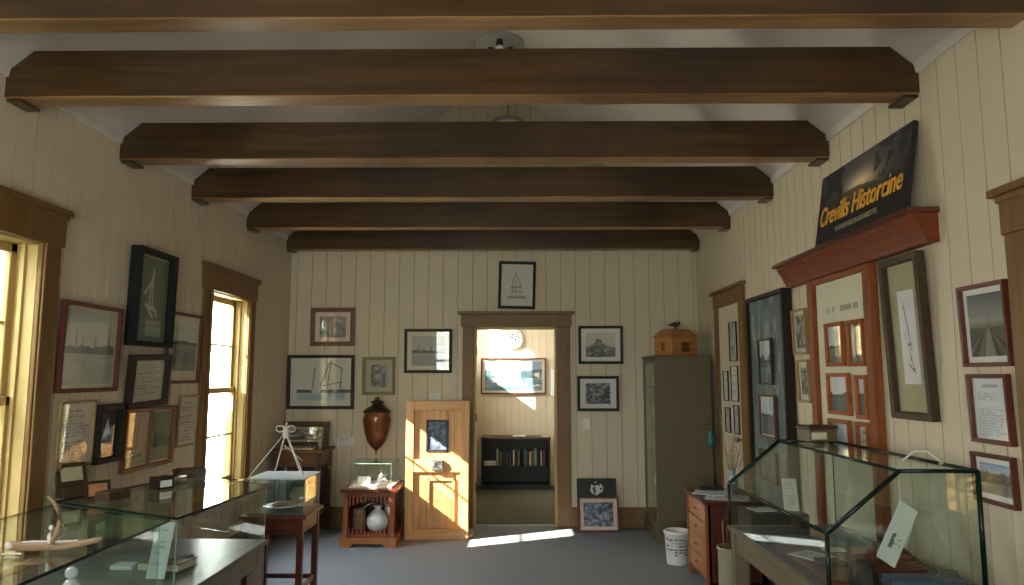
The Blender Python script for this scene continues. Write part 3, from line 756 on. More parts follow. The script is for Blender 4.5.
for k, (cn, z) in enumerate((('grey', 0), ('cream', .022), ('slate blue', .044))):
    t2 = thing('book', '%s book lying flat in the pile at the left end of the bookcase' % cn, 'book', (-.06-.355, BY-.36+.06, .311+z))
    m = MB(); m.box(-.08, .08, 0, .16, 0, .003).box(-.08, .08, 0, .16, .018, .021).box(-.08, -.077, 0, .16, 0, .021).build('cover', 'book_'+cn.replace(' ', '_'), t2)
    MB().box(-.077, .078, .003, .157, .003, .018).build('pages', 'white_paper', t2)
tag(MB().box(-.1, .08, BY-.28, BY-.15, .70, .712, .002).build('booklet', 'white_paper'), 'flat white booklet on the bookcase top', 'booklet')
m = MB(); m.box(.30, .40, BY-.3, BY-.22, .70, .706, .001); tag(m.build('leaflet', 'white_paper'), 'small white leaflet at the right end of the bookcase top', 'leaflet')
on_back('wide red framed harbour painting on the far room wall', (481, 358, 546, 394),
        lambda u, v: mixc((206, 204, 190), (96, 124, 150), .3+fbm(u*3, v*5, 7)*.6) if v > .62+.22*max(0, (u-.55))+.1*fbm(u*4, 0, 2) else (mixc((48, 70, 84), (92, 112, 116), fbm(u*6, v*9, 3)) if (v > .42 and fbm(u*9, v*7, 8) < .62) else ((222, 218, 200) if fbm(u*10, v*7, 6) > .52 and .12 < u < .95 and v > .15 else mixc((66, 96, 110), (150, 168, 168), fbm(u*5, v*12, 5)))),
        'frame_red', .02, .03, 'mat_cream', .035, y=BY, name='framed_painting', cat='painting', mwb=.03)
t = thing('decorated_plate', 'round blue and white plate hung above the painting in the far room', 'plate', (-.09, BY, 2.05), rot=(R(90), 0, 0))
t.rotation_euler = (R(90), 0, 0)
MB().lathe([(0, .012), (.09, .014), (.14, .03), (.142, .026), (.09, .004), (0, .002)], n=36).build('dish', 'ceramic', t)
plain('plate_blue', (52, 60, 78), .3)
m = MB()
for k in range(26):
    a = k*2.4; r = .02+.1*math.sqrt(k/26); m.sphere((math.cos(a)*r, math.sin(a)*r, .013+max(0, r-.09)*.3), .011+.006*hsh(k, 1, 1), (1, 1, .35), n=8)
m.build('painted_pattern', 'plate_blue', t)
tag(MB().box(.44, .50, BY-.06, BY-.002, 1.25, 1.62, .004).build('wall_box', 'white_plastic'), 'narrow white box mounted on the far room wall by the door edge', 'wall box')
t = thing('waste_basket', 'dark round basket beside the bookcase in the far room', 'basket', (.60, BY-.3, 0))
MB().lathe([(0, 0), (.1, 0), (.13, .3), (.13, .55), (.12, .55), (.12, .3), (.09, .012), (0, .012)], n=24).build('body', 'black', t)

# ================================================================== CORNER WASHSTAND (back left)
t = thing('corner_stand', 'dark old wooden stand in the back left corner', 'stand', (-2.14, 7.02, 0))
w, dp, h = .44, .44, .82
MB().box(-w/2-.03, w/2+.03, -.03, dp+.03, h-.03, h, .006).build('top', 'frame_brown', t)
for x in (-w/2, w/2-.045):
    for y in (0, dp-.045): MB().box(x, x+.045, y, y+.045, 0, h-.03, .004).build('leg', 'dark_oak_v', t)
m = MB(); m.box(-w/2+.045, w/2-.045, .01, .03, h-.16, h-.03, .003); m.box(-w/2+.01, -w/2+.03, .045, dp-.045, h-.16, h-.03); m.box(w/2-.03, w/2-.01, .045, dp-.045, h-.16, h-.03); m.build('apron', 'frame_brown', t)
m = MB(); m.box(-w/2+.01, w/2-.01, .02, dp-.02, .2, .22, .003); m.build('shelf', 'dark_oak', t)
m = MB(); m.box(-w/2+.045, w/2-.045, dp-.03, dp-.015, .22, h-.03); m.build('back_panel', 'dark_oak_v', t)
tag(MB().lathe([(0, 0), (.09, 0), (.12, .06), (.13, .16), (.11, .24), (.1, .25), (.1, .24), (.08, .01), (0, .01)], c=(-2.12, 7.22, .221)).build('stoneware_crock', 'stoneware'), 'pale crock on the lower shelf of the corner stand', 'crock')
t = picture('dark arched frame with a grey photograph standing on the corner stand', (-2.15, 7.30, .82), 0, .46, .25, mottle(51, (60, 58, 54), (176, 172, 160), 5), 'frame_umber', .05, .04, 'mat_olive', .02, lean=-12)
tag(MB().box(-2.30, -2.0, 7.04, 7.2, .821, .84, .003).build('old_book', 'mat_olive'), 'flat old book lying before the arched frame on the corner stand', 'book')
tag(MB().lathe([(0, 0), (.02, 0), (.024, .05), (.01, .075), (.01, .1), (0, .1)], c=(-1.95, 7.12, .821)).build('small_bottle', 'stoneware'), 'tiny pale bottle at the right edge of the corner stand', 'bottle')

# ================================================================== MAHOGANY TABLE WITH GLASS CASE AND TRIPOD
TX, TY = -1.65, 4.93
t = thing('side_table', 'square mahogany table with a lower stretcher, by the far window', 'table', (TX, TY, 0))
w, dp, h = .40, .40, .60
MB().box(-w/2-.025, w/2+.025, -.025, dp+.025, h-.018, h, .004).build('table_top', 'mahogany', t)
for x in (-w/2, w/2-.04):
    for y in (0, dp-.04): MB().box(x, x+.04, y, y+.04, 0, h-.018, .003).build('leg', 'mahogany_v', t)
m = MB(); m.box(-w/2+.04, w/2-.04, .006, .024, h-.12, h-.018, .002); m.box(-w/2+.04, w/2-.04, dp-.024, dp-.006, h-.12, h-.018, .002)
m.box(-w/2+.006, -w/2+.024, .04, dp-.04, h-.12, h-.018, .002); m.box(w/2-.024, w/2-.006, .04, dp-.04, h-.12, h-.018, .002); m.build('apron', 'mahogany', t)
m = MB(); m.box(-w/2+.04, w/2-.04, .01, .03, .1, .13, .002); m.box(-w/2+.04, w/2-.04, dp-.03, dp-.01, .1, .13, .002); m.box(-w/2+.01, -w/2+.03, .04, dp-.04, .1, .13, .002); m.box(w/2-.03, w/2-.01, .04, dp-.04, .1, .13, .002)
m.build('stretcher', 'mahogany', t)
plain('frosted', (196, 206, 206), .35, var=.03)
glass_box('glass_case', 'square glass case with a pale lid on the mahogany table', (TX+.01, TY+.02, .601), .38, .36, .235, lid='frosted', base='case_floor')
# plate with fossil/food like piece
t = thing('shell_plate', 'shallow pale dish holding a brown carved piece in the square case', 'dish', (TX+.0, TY+.17, .622))
MB().lathe([(0, 0), (.06, 0), (.115, .018), (.118, .022), (.06, .008), (0, .006)], n=28).build('dish', 'ceramic', t)
tag(MB().tube([(TX-.06, TY+.17, .642), (TX-.02, TY+.16, .654), (TX+.04, TY+.17, .652), (TX+.10, TY+.18, .664), (TX+.16, TY+.19, .674)], [.012, .022, .02, .012, .006]).sphere((TX-.02, TY+.15, .648), .03, (1.5, 1, .5)).build('carved_spoon', 'driftwood'), 'brown carved spoon lying in the shallow pale dish', 'spoon')
t = thing('paper_bundle', 'small folded paper bundle in the rear corner of the square case', 'papers', (TX+.13, TY+.30, .616))
m = MB()
for k in range(5): m.box(-.045, .045, -.03, .03, .12*0+.012*k, .012*k+.009, .001)
m.build('sheet', 'mat_cream', t)
AP = Vector((TX+.0, TY+.2, 1.13)); LZ = .844
t = thing('rope_tripod', 'white rod pyramid tied with a bow on the lid of the square case', 'tripod', (0, 0, 0))
t.location = (TX, TY+.2, LZ); A_ = Vector((0, 0, .29))
for (x, y) in ((-.185, -.18), (-.10, .10), (.175, -.12), (.06, .16)):
    e = Vector((x, y, .004))
    MB().tube([A_*1.0+(A_-e)*.06, e], .0045).build('rod', 'rope', t)
MB().lathe([(.012, .25), (.018, .255), (.022, .28), (.018, .31), (.012, .33), (0, .335)], n=14).build('wrapping', 'rope', t)
m = MB()
for s in (-1, 1): m.tube([(s*.012+s*.028*(1-math.cos(a)), 0, .315+.022*math.sin(a)) for a in [2*PI*k/12 for k in range(13)]], .0045)
m.tube([(0, 0, .33), (.004, 0, .36)], [.008, .006])
m.build('bow', 'rope', t)
MB().tube([(-.015, .02, .20), (.03, 0, .17), (.09, -.02, .13), (.14, -.05, .10)], .003).build('cross_stick', 'rope', t)

# ================================================================== LEFT DISPLAY TABLES AND CASES
def legs_table(label, x0, x1, y0, y1, h, mats, name='display_table', rail=.11, lw=.07, board='case_floor'):
    t = thing(name, label, 'table', ((x0+x1)/2, (y0+y1)/2, 0))
    a, b, c, d = x0-(x0+x1)/2, x1-(x0+x1)/2, y0-(y0+y1)/2, y1-(y0+y1)/2
    MB().box(a-.015, b+.015, c-.015, d+.015, h-.025, h, .004).build('table_top', board, t)
    for x in (a, b-lw):
        for y in (c, d-lw): MB().box(x, x+lw, y, y+lw, 0, h-.025, .004).build('leg', mats, t)
    m = MB(); m.box(a+lw, b-lw, c+.01, c+.03, h-rail-.025, h-.025, .002); m.box(a+lw, b-lw, d-.03, d-.01, h-rail-.025, h-.025, .002)
    m.box(a+.01, a+.03, c+lw, d-lw, h-rail-.025, h-.025, .002); m.box(b-.03, b-.01, c+lw, d-lw, h-rail-.025, h-.025, .002); m.build('rail', mats, t)
    return t
legs_table('long grey wooden table under the far left glass case', -2.38, -1.46, 2.95, 4.24, .60, 'grey_table')
legs_table('grey wooden table under the near left glass case', -2.38, -1.46, 1.2, 2.92, .60, 'grey_table')
def poly_case(label, quad, zb, zt, inset=.05):
    """four corners (x,y) in order near-front, far-front, far-back, near-back"""
    c = Vector((sum(q[0] for q in quad)/4, sum(q[1] for q in quad)/4))
    t = thing('glass_case', label, 'display case', (c.x, c.y, zb))
    q = [Vector((p[0]-c.x, p[1]-c.y)) for p in quad]; h = zt-zb
    MB().prism([(p.x, p.y, h-.012) for p in q], (0, 0, .012), 0, side_mi=1).build('top_pane', ['case_glass', 'glass_edge'], t)
    qi = [p*(1-inset*1.2) for p in q]
    for k in range(4):
        a, b = qi[k], qi[(k+1) % 4]; dr = (b-a).normalized(); nr = Vector((-dr.y, dr.x))*.005
        a2, b2 = a+dr*.006, b-dr*.006
        MB().prism([(a2.x, a2.y, 0), (b2.x, b2.y, 0), (b2.x, b2.y, h-.013), (a2.x, a2.y, h-.013)], (nr.x, nr.y, 0), 0, side_mi=1).build('side_pane', ['case_glass', 'pale_edge'], t)
    return t
poly_case('far left glass display case with a long green-edged top', [(-1.535, 3.30), (-1.45, 4.30), (-2.12, 4.66), (-2.36, 3.72)], .601, .90)
poly_case('near left glass display case with a wooden boat model on it', [(-1.52, 1.75), (-1.55, 3.27), (-2.30, 3.62), (-2.38, 2.0)], .601, .90)

# model canoe on the near case
c = atZ(55, 552, .902)
t = thing('boat_model', 'pale driftwood boat model with a horn shaped mast on the near glass top', 'model boat', (c.x, c.y, .9015), rz=R(8)); t.scale = (.82, .85, .95)
b = bmesh.new(); rings = []
L = .38
for i in range(15):
    u = i/14; x = -L/2+L*u
    wd = .035*math.sin(PI*min(1, max(0, u*.96+.02)))**.7*(1-.35*u)+.002; zc = .006+.05*max(0, u-.55)**1.5*2+.01*max(0, .15-u)*4; dpth = .03*(1-.45*u)
    rings.append([b.verts.new((x, wd*math.cos(a)*1.0, zc+dpth+dpth*math.sin(a)*(1 if math.sin(a) < 0 else .15))) for a in [2*PI*k/12 for k in range(12)]])
for a_, c_ in zip(rings, rings[1:]):
    for k in range(12): b.faces.new((a_[k], a_[(k+1) % 12], c_[(k+1) % 12], c_[k]))
b.faces.new(rings[0][::-1]); b.faces.new(rings[-1]); bmesh.ops.recalc_face_normals(b, faces=b.faces[:])
m = MB(); m._merge(b, 0, True); m.build('hull', 'driftwood', t)
MB().tube([(-.02, 0, .03), (.0, 0, .07), (.012, 0, .11), (.005, 0, .15), (-.02, 0, .185), (-.045, 0, .205)], [.009, .01, .011, .009, .008, .006]).build('horn_mast', 'driftwood', t)
m = MB(); m.tube([(-.02, 0, .02), (-.028, .0, .06), (-.02, 0, .085)], [.008, .01, .006]).sphere((-.022, 0, .09), .01).build('carved_figure', 'rope', t)
m = MB(); m.tube([(.01, 0, .12), (.04, 0, .075), (.0, 0, .035)], .0018).tube([(-.17, 0, .035), (-.1, .01, .04), (0, .01, .036), (.09, 0, .04)], .0035).build('rigging', 'rope', t)
m = MB(); m.sphere((-.185, 0, .03), .02, (1, 1.1, .7), n=10).tube([(-.2, -.03, .004), (-.16, -.03, .006), (-.12, -.03, .004)], .004).build('stern', 'rope', t)
# things standing on/behind the cases, along the wall
def lidded_box(label, loc, w, dp, h, mat='frame_umber', open_=0, rz=0):
    t = thing('wooden_box', label, 'box', loc, rz)
    m = MB(); T = .008
    m.box(-w/2, w/2, 0, T, 0, h, .001); m.box(-w/2, w/2, dp-T, dp, 0, h, .001); m.box(-w/2, -w/2+T, T, dp-T, 0, h, .001); m.box(w/2-T, w/2, T, dp-T, 0, h, .001); m.box(-w/2, w/2, 0, dp, 0, T)
    m.build('box_body', mat, t)
    l = MB().box(-w/2, w/2, 0, dp, 0, .012, .002).build('lid', mat, t)
    l.location = (0, 0, h)
    if open_: l.location = (0, dp, h); l.rotation_euler = (R(open_), 0, 0)
    return t
# shelf ledge along the wall carrying the keepsakes
p = atZ(75, 500, .93)
t = thing('keepsake_box', 'open wooden keepsake box with a tall raised lid near the first window', 'box', (-2.30, 3.84, .902), rz=R(60)); t.scale = (.8, .8, .8)
m = MB(); m.box(-.11, .11, 0, .1, 0, .07, .004); m.build('box_body', 'frame_umber', t)
l = MB().box(-.10, .10, 0, .02, 0, .15, .003).build('raised_lid', 'frame_umber', t); l.location = (0, .1, .065); l.rotation_euler = (R(-18), 0, 0)
MB().box(-.07, .07, -.004, 0, .03, .12, .001).build('lid_inlay', 'mat_olive', l)
picture('small dark frame with an orange card, propped by the keepsake box', (-2.17, 3.77, .903), R(50), .12, .09, lambda u, v: mixc((150, 96, 60), (190, 140, 100), fbm(u*4, v*4, 2)), 'frame_dark', .014, .014, 'mat_cream', .0, lean=-14)
lidded_box('flat dark box, nearest of those on the far left glass top', (-2.05, 3.76, .902), .13, .10, .03, 'frame_umber', rz=R(70))
t = lidded_box('dark box with a white label standing on the far left glass top', (-1.98, 4.10, .902), .10, .08, .055, 'frame_dark', rz=R(60))
MB().box(-.035, .035, -.003, -.0005, .012, .048).build('paper_label', 'white_paper', t)
t = thing('oval_tin', 'oval grey tin with a small cup on it on the far left glass top', 'tin', (-2.04, 4.33, .902))
m = MB(); m.lathe([(0, 0), (.06, 0), (.066, .006), (.066, .028), (.06, .036), (0, .036)], M=Matrix.Diagonal((1, 1.35, 1, 1))); m.build('tin_body', 'steel', t)
MB().lathe([(0, .037), (.012, .037), (.01, .05), (.018, .07), (.016, .075), (0, .06)], c=(-.01, .02, 0)).build('cup', 'copper_dark', t)
t = thing('open_tray', 'open shallow wooden tray at the far end of the left glass top', 'tray', (-2.02, 4.50, .902), R(25))
m = MB(); w, dp, h = .17, .13, .055
m.box(-w/2, w/2, 0, .006, 0, h, .001); m.box(-w/2, w/2, dp-.006, dp, 0, h, .001); m.box(-w/2, -w/2+.006, .006, dp-.006, 0, h, .001); m.box(w/2-.006, w/2, .006, dp-.006, 0, h, .001); m.build('tray_wall', 'frame_umber', t)
MB().box(-w/2, w/2, 0, dp, 0, .004).build('tray_bottom', 'mat_olive', t)
# inside the far case
t = thing('open_book', 'thick brown book with pale pages lying in the far left case', 'book', (-1.72, 3.62, .602), R(-8))
MB().box(-.11, .11, -.08, .08, 0, .004, .001).box(-.11, .11, -.08, .08, .034, .038, .001).box(-.11, -.106, -.08, .08, 0, .038).build('cover', 'frame_brown', t)
MB().box(-.105, .105, -.075, .075, .004, .034).build('pages', 'mat_cream', t)
tag(MB().tube([(-1.78, 3.6, .645), (-1.7, 3.62, .648), (-1.62, 3.68, .645)], .006).sphere((-1.74, 3.62, .648), .018, (1.6, 1, .4)).build('magnifier', 'steel'), 'small metal magnifier lying on the brown book', 'magnifier')
standing_card('leaning_card', 'tall white card leaning at the near end of the far left case', (-1.68, 3.42, .603), .09, .25, R(-5), -16, letter(61, (214, 220, 224), (150, 160, 170), 10))
tag(MB().box(-1.97, -1.86, 3.56, 3.64, .602, .625, .003).build('small_pamphlet', 'white_paper'), 'small white pamphlet lying left of the brown book in the far left case', 'pamphlet')
# white figurine in the near case
t = thing('white_figurine', 'white ceramic figurine in the near left case under the boat model', 'figurine', (-1.62, 2.68, .602))
MB().lathe([(0, 0), (.05, 0), (.052, .015), (.04, .05), (.03, .11), (.035, .15), (.03, .18), (.012, .2), (0, .2)], n=24).build('robe', 'ceramic', t)
MB().sphere((0, 0, .222), .022).build('head', 'ceramic', t)
MB().tube([(.02, 0, .17), (.05, -.01, .15), (.06, -.02, .12)], [.012, .011, .008]).tube([(-.02, 0, .17), (-.05, -.01, .15), (-.06, -.02, .12)], [.012, .011, .008]).build('arm', 'ceramic', t)

# ================================================================== TALL PUTTY-COLOURED CABINET
CXa, CXb, CY0, CY1, CH = 1.27, 1.80, 6.86, 7.50, 1.72
t = thing('tall_cabinet', 'tall putty-coloured cabinet with a glazed door, in the back right corner', 'cabinet', (1.53, 7.18, 0))
a, b, c, d = CXa-1.53, CXb-1.53, CY0-7.18, CY1-7.18
MB().box(a+.02, b, c, c+.02, .1, CH-.02, .002).build('side_panel', 'putty', t); MB().box(a+.02, b, d-.02, d, .1, CH-.02, .002).build('side_panel', 'putty', t)
MB().box(b-.015, b, c+.02, d-.02, .1, CH-.02).build('back_panel', 'putty_dark', t)
MB().box(a-.01, b+.005, c-.01, d+.01, CH-.02, CH, .003).build('top', 'putty', t)
MB().box(a-.015, b+.005, c-.02, d+.015, 0, .1, .005).build('plinth', 'putty', t)
m = MB(); fw = .05
m.box(a, a+.02, c, c+fw, .1, CH-.02, .002); m.box(a, a+.02, d-fw, d, .1, CH-.02, .002); m.box(a, a+.02, c+fw, d-fw, .1, .17, .002); m.box(a, a+.02, c+fw, d-fw, CH-.07, CH-.02, .002)
dr = m.build('door', 'putty', t)
MB().box(a+.008, a+.012, c+fw, d-fw, .17, CH-.07).build('pane', 'case_glass', dr)
MB().sphere((a-.015, c+.025, .95), .012).build('knob', 'steel', dr)
for z in (.1, .45, .8, 1.12, 1.42): MB().box(a+.025, b-.015, c+.02, d-.02, z, z+.014).build('shelf', 'putty_dark', t)
cols = ['ceramic', 'white_paper', 'blue_grey', 'steel', 'stoneware', 'mat_cream']
names = [('enamel_mug', 'mug'), ('paper_roll', 'papers'), ('glass_jar', 'jar'), ('tin_can', 'tin'), ('stone_bottle', 'bottle'), ('soap_dish', 'dish')]
lv = {.1: 'bottom', .45: 'second', .8: 'third', 1.12: 'fourth', 1.42: 'top'}
k = 0
for z in (.45, .8, 1.12, 1.42):
    for yy, pos in ((7.02, 'near side'), (7.28, 'far side')):
        nm, ct = names[k % 6]; hh = .09+.08*hsh(k, 3, 9); r = .045+.015*hsh(k, 8, 1)
        col = cols[k % 6]; cn = {'ceramic': 'white', 'white_paper': 'white', 'blue_grey': 'blue-grey', 'steel': 'metal', 'stoneware': 'stone coloured', 'mat_cream': 'cream'}[col]
        tag(MB().lathe([(0, 0), (r, 0), (r*1.05, hh*.5), (r*.8, hh*.85), (r*.85, hh), (r*.7, hh), (r*.65, hh*.8), (0, hh*.8)], c=(1.38, yy, z+.0145), n=18).build(nm, col), '%s %s on the %s shelf of the tall cabinet, %s' % (cn, nm.replace('_', ' '), lv[z], pos), ct)
        k += 1
# carved box with a bird on the cabinet
t = thing('bird_topped_box', 'honey wood box with a sloping lid and a carved bird, on the tall cabinet', 'box', (1.53, 7.10, CH+.001), R(28))
a, b = .165, .14
m = MB(); m.box(-a, a, -b, b, 0, .015, .003); m.box(-a+.008, a-.008, -b+.008, b-.008, .015, .185, .003); m.build('box_body', 'honey', t)
bm = bmesh.new()
lo = [bm.verts.new(p) for p in ((-a-.006, -b-.006, .185), (a+.006, -b-.006, .185), (a+.006, b+.006, .185), (-a-.006, b+.006, .185))]
hi = [bm.verts.new(p) for p in ((-a+.06, -b+.06, .262), (a-.06, -b+.06, .262), (a-.06, b-.06, .262), (-a+.06, b-.06, .262))]
bm.faces.new(lo[::-1]); bm.faces.new(hi)
for k in range(4): bm.faces.new((lo[k], lo[(k+1) % 4], hi[(k+1) % 4], hi[k]))
m = MB(); m._merge(bm, 0, False); m.build('hipped_lid', 'honey', t)
MB().box(-a-.002, -a+.008, -.025, .025, .05, .13, .002).build('keyhole_plate', 'copper', t)
m = MB(); m.box(-.05, .05, -b-.001, -b+.008, .04, .13, .002); m.build('front_inlay', 'frame_brown', t)
m = MB(); m.sphere((0, 0, .31), .032, (1.4, .9, .8)).sphere((.042, 0, .325), .017).tube([(.052, 0, .325), (.075, 0, .322)], [.007, .001]).tube([(-.03, 0, .31), (-.085, 0, .302)], [.018, .006]).tube([(-.01, 0, .262), (-.005, 0, .295)], .007).tube([(.012, 0, .262), (.008, 0, .295)], .007)
m.build('carved_bird', 'dark_oak', t)
# teal bottle hung on the cabinet side
t = thing('hanging_bottle', 'small teal bottle hanging on wire against the tall cabinet side', 'bottle', (1.765, 6.80, .88))
MB().lathe([(0, 0), (.026, 0), (.034, .02), (.034, .09), (.02, .12), (.016, .14), (.018, .15), (0, .15)], n=18).build('bottle_body', 'teal', t)
MB().tube([(0, 0, .15), (-.03, .02, .21), (0, .055, .26)], .003).tube([(0, 0, .15), (.03, .02, .2), (0, .055, .26)], .003).tube([(-.005, .02, .22), (-.08, .0, .25)], .002).build('wire', 'steel', t)

# ================================================================== DRESSER, BUCKET, CROCK
t = thing('chest_of_drawers', 'orange wood chest of drawers against the right wall', 'chest of drawers', (1.58, 5.59, 0))
a, b, c, d, h = -.26, .165, -.29, .29, .64
MB().box(a-.02, b+.01, c-.02, d+.02, h-.022, h, .005).build('top', 'mahogany', t)
m = MB(); m.box(a+.02, b, c, c+.02, .06, h-.022); m.box(a+.02, b, d-.02, d, .06, h-.022); m.box(b-.012, b, c, d, .06, h-.022); m.box(a+.02, b, c, d, .06, .075); m.build('carcass', 'mahogany_v', t)
for (x, y) in ((a, c), (a, d-.04), (b-.04, c), (b-.04, d-.04)): MB().box(x, x+.04, y, y+.04, 0, .62, .003).build('leg', 'cherry_v', t)
for k in range(4):
    z = .09+k*.13
    dw = MB().box(a+.004, a+.024, c+.044, d-.044, z, z+.122, .004).build('drawer', 'cherry', t)
    MB().sphere((a-.008, -.0, z+.062), .011).tube([(a+.004, 0, z+.062), (a-.008, 0, z+.062)], .005).build('knob', 'cherry', dw)
# papers
def sheet(label, loc, w, h, rz, painter=None, name='printed_sheet', th=.003, cat='paper'):
    t = thing(name, label, cat, loc, rz)
    MB().box(-w/2, w/2, -h/2, h/2, 0, th).build('sheet', 'white_paper', t)
    if painter:
        g = grid_print(w*.96, h*.96, painter, -h*.48, 0, 0, res=.01, parent=t)
        g.rotation_euler = (R(-90), 0, 0); g.location = (0, 0, th+.0008)
    return t
sheet('white newsletter at the near edge of the chest of drawers', (1.52, 5.44, .6415), .24, .30, R(70), letter(71, (206, 208, 214), (90, 92, 110), 14))
sheet('white leaflet further back on the chest of drawers', (1.50, 5.71, .6415), .2, .24, R(100), letter(72, (206, 208, 214), (100, 100, 116), 12))
sheet('pale sheet lying across the other papers on the chest of drawers', (1.44, 5.60, .6465), .18, .24, R(60), letter(73, (214, 214, 218), (110, 110, 124), 12))
tag(MB().box(1.40, 1.58, 5.74, 5.84, .648, .668, .003).build('dark_booklet', 'near_black'), 'dark booklet at the far end of the papers on the chest', 'booklet')
t = thing('twig_vase', 'clear vase of dried twigs on the chest of drawers', 'vase', (1.655, 5.76, .6415))
MB().lathe([(0, 0), (.04, 0), (.045, .02), (.035, .08), (.022, .13), (.03, .17), (.027, .17), (.02, .13), (.03, .08), (.038, .02), (0, .012)], n=20).build('vase_body', 'pale_edge', t)
random.seed(11)
m = MB()
for k in range(12):
    a = random.uniform(0, 2*PI); sp = random.uniform(.02, .1); hh = random.uniform(.28, .5)
    if k == 0: a, sp, hh = PI*.75, .12, .75
    P = [(0, 0, .05), (math.cos(a)*sp*.25, math.sin(a)*sp*.25, .17), (math.cos(a)*sp*.7, math.sin(a)*sp*.7, hh*.75), (math.cos(a)*sp, math.sin(a)*sp, hh)]
    m.tube(P, [.003, .003, .002, .001], n=5)
    for q in range(3):
        z = hh*(.6+.12*q); f_ = z/hh; a2 = a+random.uniform(-1.5, 1.5)
        bx0 = Vector((math.cos(a)*sp*f_, math.sin(a)*sp*f_, z)); m.tube([bx0, bx0+Vector((math.cos(a2)*.03, math.sin(a2)*.03, .04))], [.002, .001], n=4)
m.build('twigs', 'twig', t)
# bucket
t = thing('plastic_bucket', 'white plastic bucket standing on the carpet beside the chest', 'bucket', (1.29, 6.14, 0))
MB().lathe([(0, 0), (.082, 0), (.086, .01), (.1, .24), (.107, .245), (.107, .262), (.1, .268), (.095, .262), (.08, .012), (0, .012)], n=32).build('bucket_body', 'white_plastic', t)
m = MB(); m.tube([(.1*math.cos(a), .1*math.sin(a), .235-.06*abs(math.sin(a))) for a in [PI+PI*k/12 for k in range(13)]], .003); m.build('wire_handle', 'steel', t)
m = MB()
for k in range(7):
    a = R(-150+22*k); r0 = .0935
    for z in (.08, .10, .12, .15, .2):
        if hsh(k, int(z*100), 2) > .35:
            r0 = .0868+.0145*(z/.24)*.98
            m.box(-.014, .014, -.001, .0005, z, z+.009, M=Matrix.Rotation(a+PI/2, 4, 'Z') @ Matrix.Translation((0, -r0-.0035, 0)))
m.build('printed_label', 'blue_grey', t)
MB().lathe([(0, .19), (.09, .19), (.09, .2), (0, .21)], n=20).build('contents', 'driftwood', t)
# crock with sticks
t = thing('ribbed_crock', 'grey-green ribbed crock near the right display table leg', 'crock', (1.42, 4.98, 0))
prof = [(0, 0), (.095, 0)]
for k in range(12): prof += [(.103, .02+k*.03), (.099, .035+k*.03)]
prof += [(.108, .385), (.108, .4), (.095, .4), (.09, .02), (0, .02)]
MB().lathe(prof, n=32).build('crock_body', 'stoneware', t)
t = thing('rolled_paper', 'pale rolled paper standing in the ribbed crock', 'paper roll', (1.44, 4.96, .03), rot=(R(4), R(5), 0))
MB().lathe([(.018, 0), (.022, 0), (.026, .5), (.018, .58), (.014, .5), (.018, 0)], n=16).build('roll', 'mat_pink', t)
t = thing('walking_sticks', 'bundle of thin brown hooked sticks in the ribbed crock', 'sticks', (1.38, 4.97, .03))
m = MB()
for k, (dx, hh) in enumerate(((-.03, .56), (0, .52), (.02, .6))):
    m.tube([(dx*.5, 0, 0), (dx, 0, hh-.03), (dx+.012, 0, hh), (dx+.03, 0, hh), (dx+.04, 0, hh-.03)], .006)
m.build('stick', 'frame_brown', t)

# ================================================================== RIGHT WALL PICTURES
dx = WR-.014
for q, l, s in (((728, 323, 738, 361), 'narrow grey map, topmost on the cream notice door', 1), ((730, 366, 739.5, 402), 'narrow dark framed letter in the middle right of the notice door', 2), ((722.5, 371, 729.5, 401), 'narrow typed list in the middle left of the notice door', 3),
                ((724.5, 407, 731.5, 433), 'small grey print, lower left on the notice door', 4), ((733, 405, 740.5, 435), 'small grey print, lower right on the notice door', 5)):
    on_right(l, q, mottle(80+s, (120, 122, 120), (190, 190, 184), 6) if s in (1, 4, 5) else letter(80+s, (206, 206, 200), (130, 130, 128), 16), 'frame_umber', .007, .012, x=dx, lean=.3, glass=False)
on_right('gold framed portrait photo, upper one between the old door and red panel', (791, 311, 810, 354), mottle(91, (48, 46, 44), (190, 186, 172), 5), 'frame_gold', .016, .022, 'mat_cream', .025)
on_right('gold framed group photo, lower one between the old door and red panel', (796, 360, 813, 403), mottle(92, (40, 40, 42), (170, 170, 166), 8), 'frame_gold', .016, .022, 'mat_cream', .028, mwb=.035)
# ship drawing
on_right('big dark wood frame with an ink drawing of a sailing boat', (882, 262, 941, 422),
         lines((216, 216, 220), (112, 112, 126), [((.3, .88), (.5, .5)), ((.34, .84), (.52, .55)), ((.38, .75), (.6, .4)), ((.25, .55), (.5, .35)), ((.45, .42), (.62, .42)), ((.62, .42), (.55, .25)), ((.45, .4), (.5, .25)), ((.5, .28), (.72, .12)), ((.55, .5), (.6, .4)), ((.4, .2), (.72, .12))], .014,
               lambda u, v: (180, 180, 188) if (.3 < u < .55 and abs((v-.88)+(u-.3)*1.9) < .03) else None),
         'frame_umber', .034, .04, 'mat_olive', .07, lean=2, mwb=.13)
on_right('red-brown framed landscape photo of a road to the horizon, upper right', (957, 288, 1017, 366),
         lambda u, v: (mixc((72, 78, 84), (150, 150, 146), 1-(v-.55)*2.2+.25*fbm(u*3, v*5, 2)) if v > .55 else (mixc((150, 146, 120), (96, 96, 78), (.55-v)*9) if v > .45 else ((138, 136, 124) if abs(u-.56) < .02+(.47-v)*.3 and fbm(u*20, v*9, 3) > .3 else mixc((44, 46, 42), (104, 100, 84), .5+.5*math.sin(9*(u-.54)/(.52-v))*(1 if v < .4 else .3))))),
         'frame_red', .016, .025, 'mat_white', .024)
on_right('red-brown framed typed page in the middle of the right column', (966, 374, 1018, 447), letter(95, (206, 212, 214), (150, 154, 158), 22), 'frame_red', .016, .025)
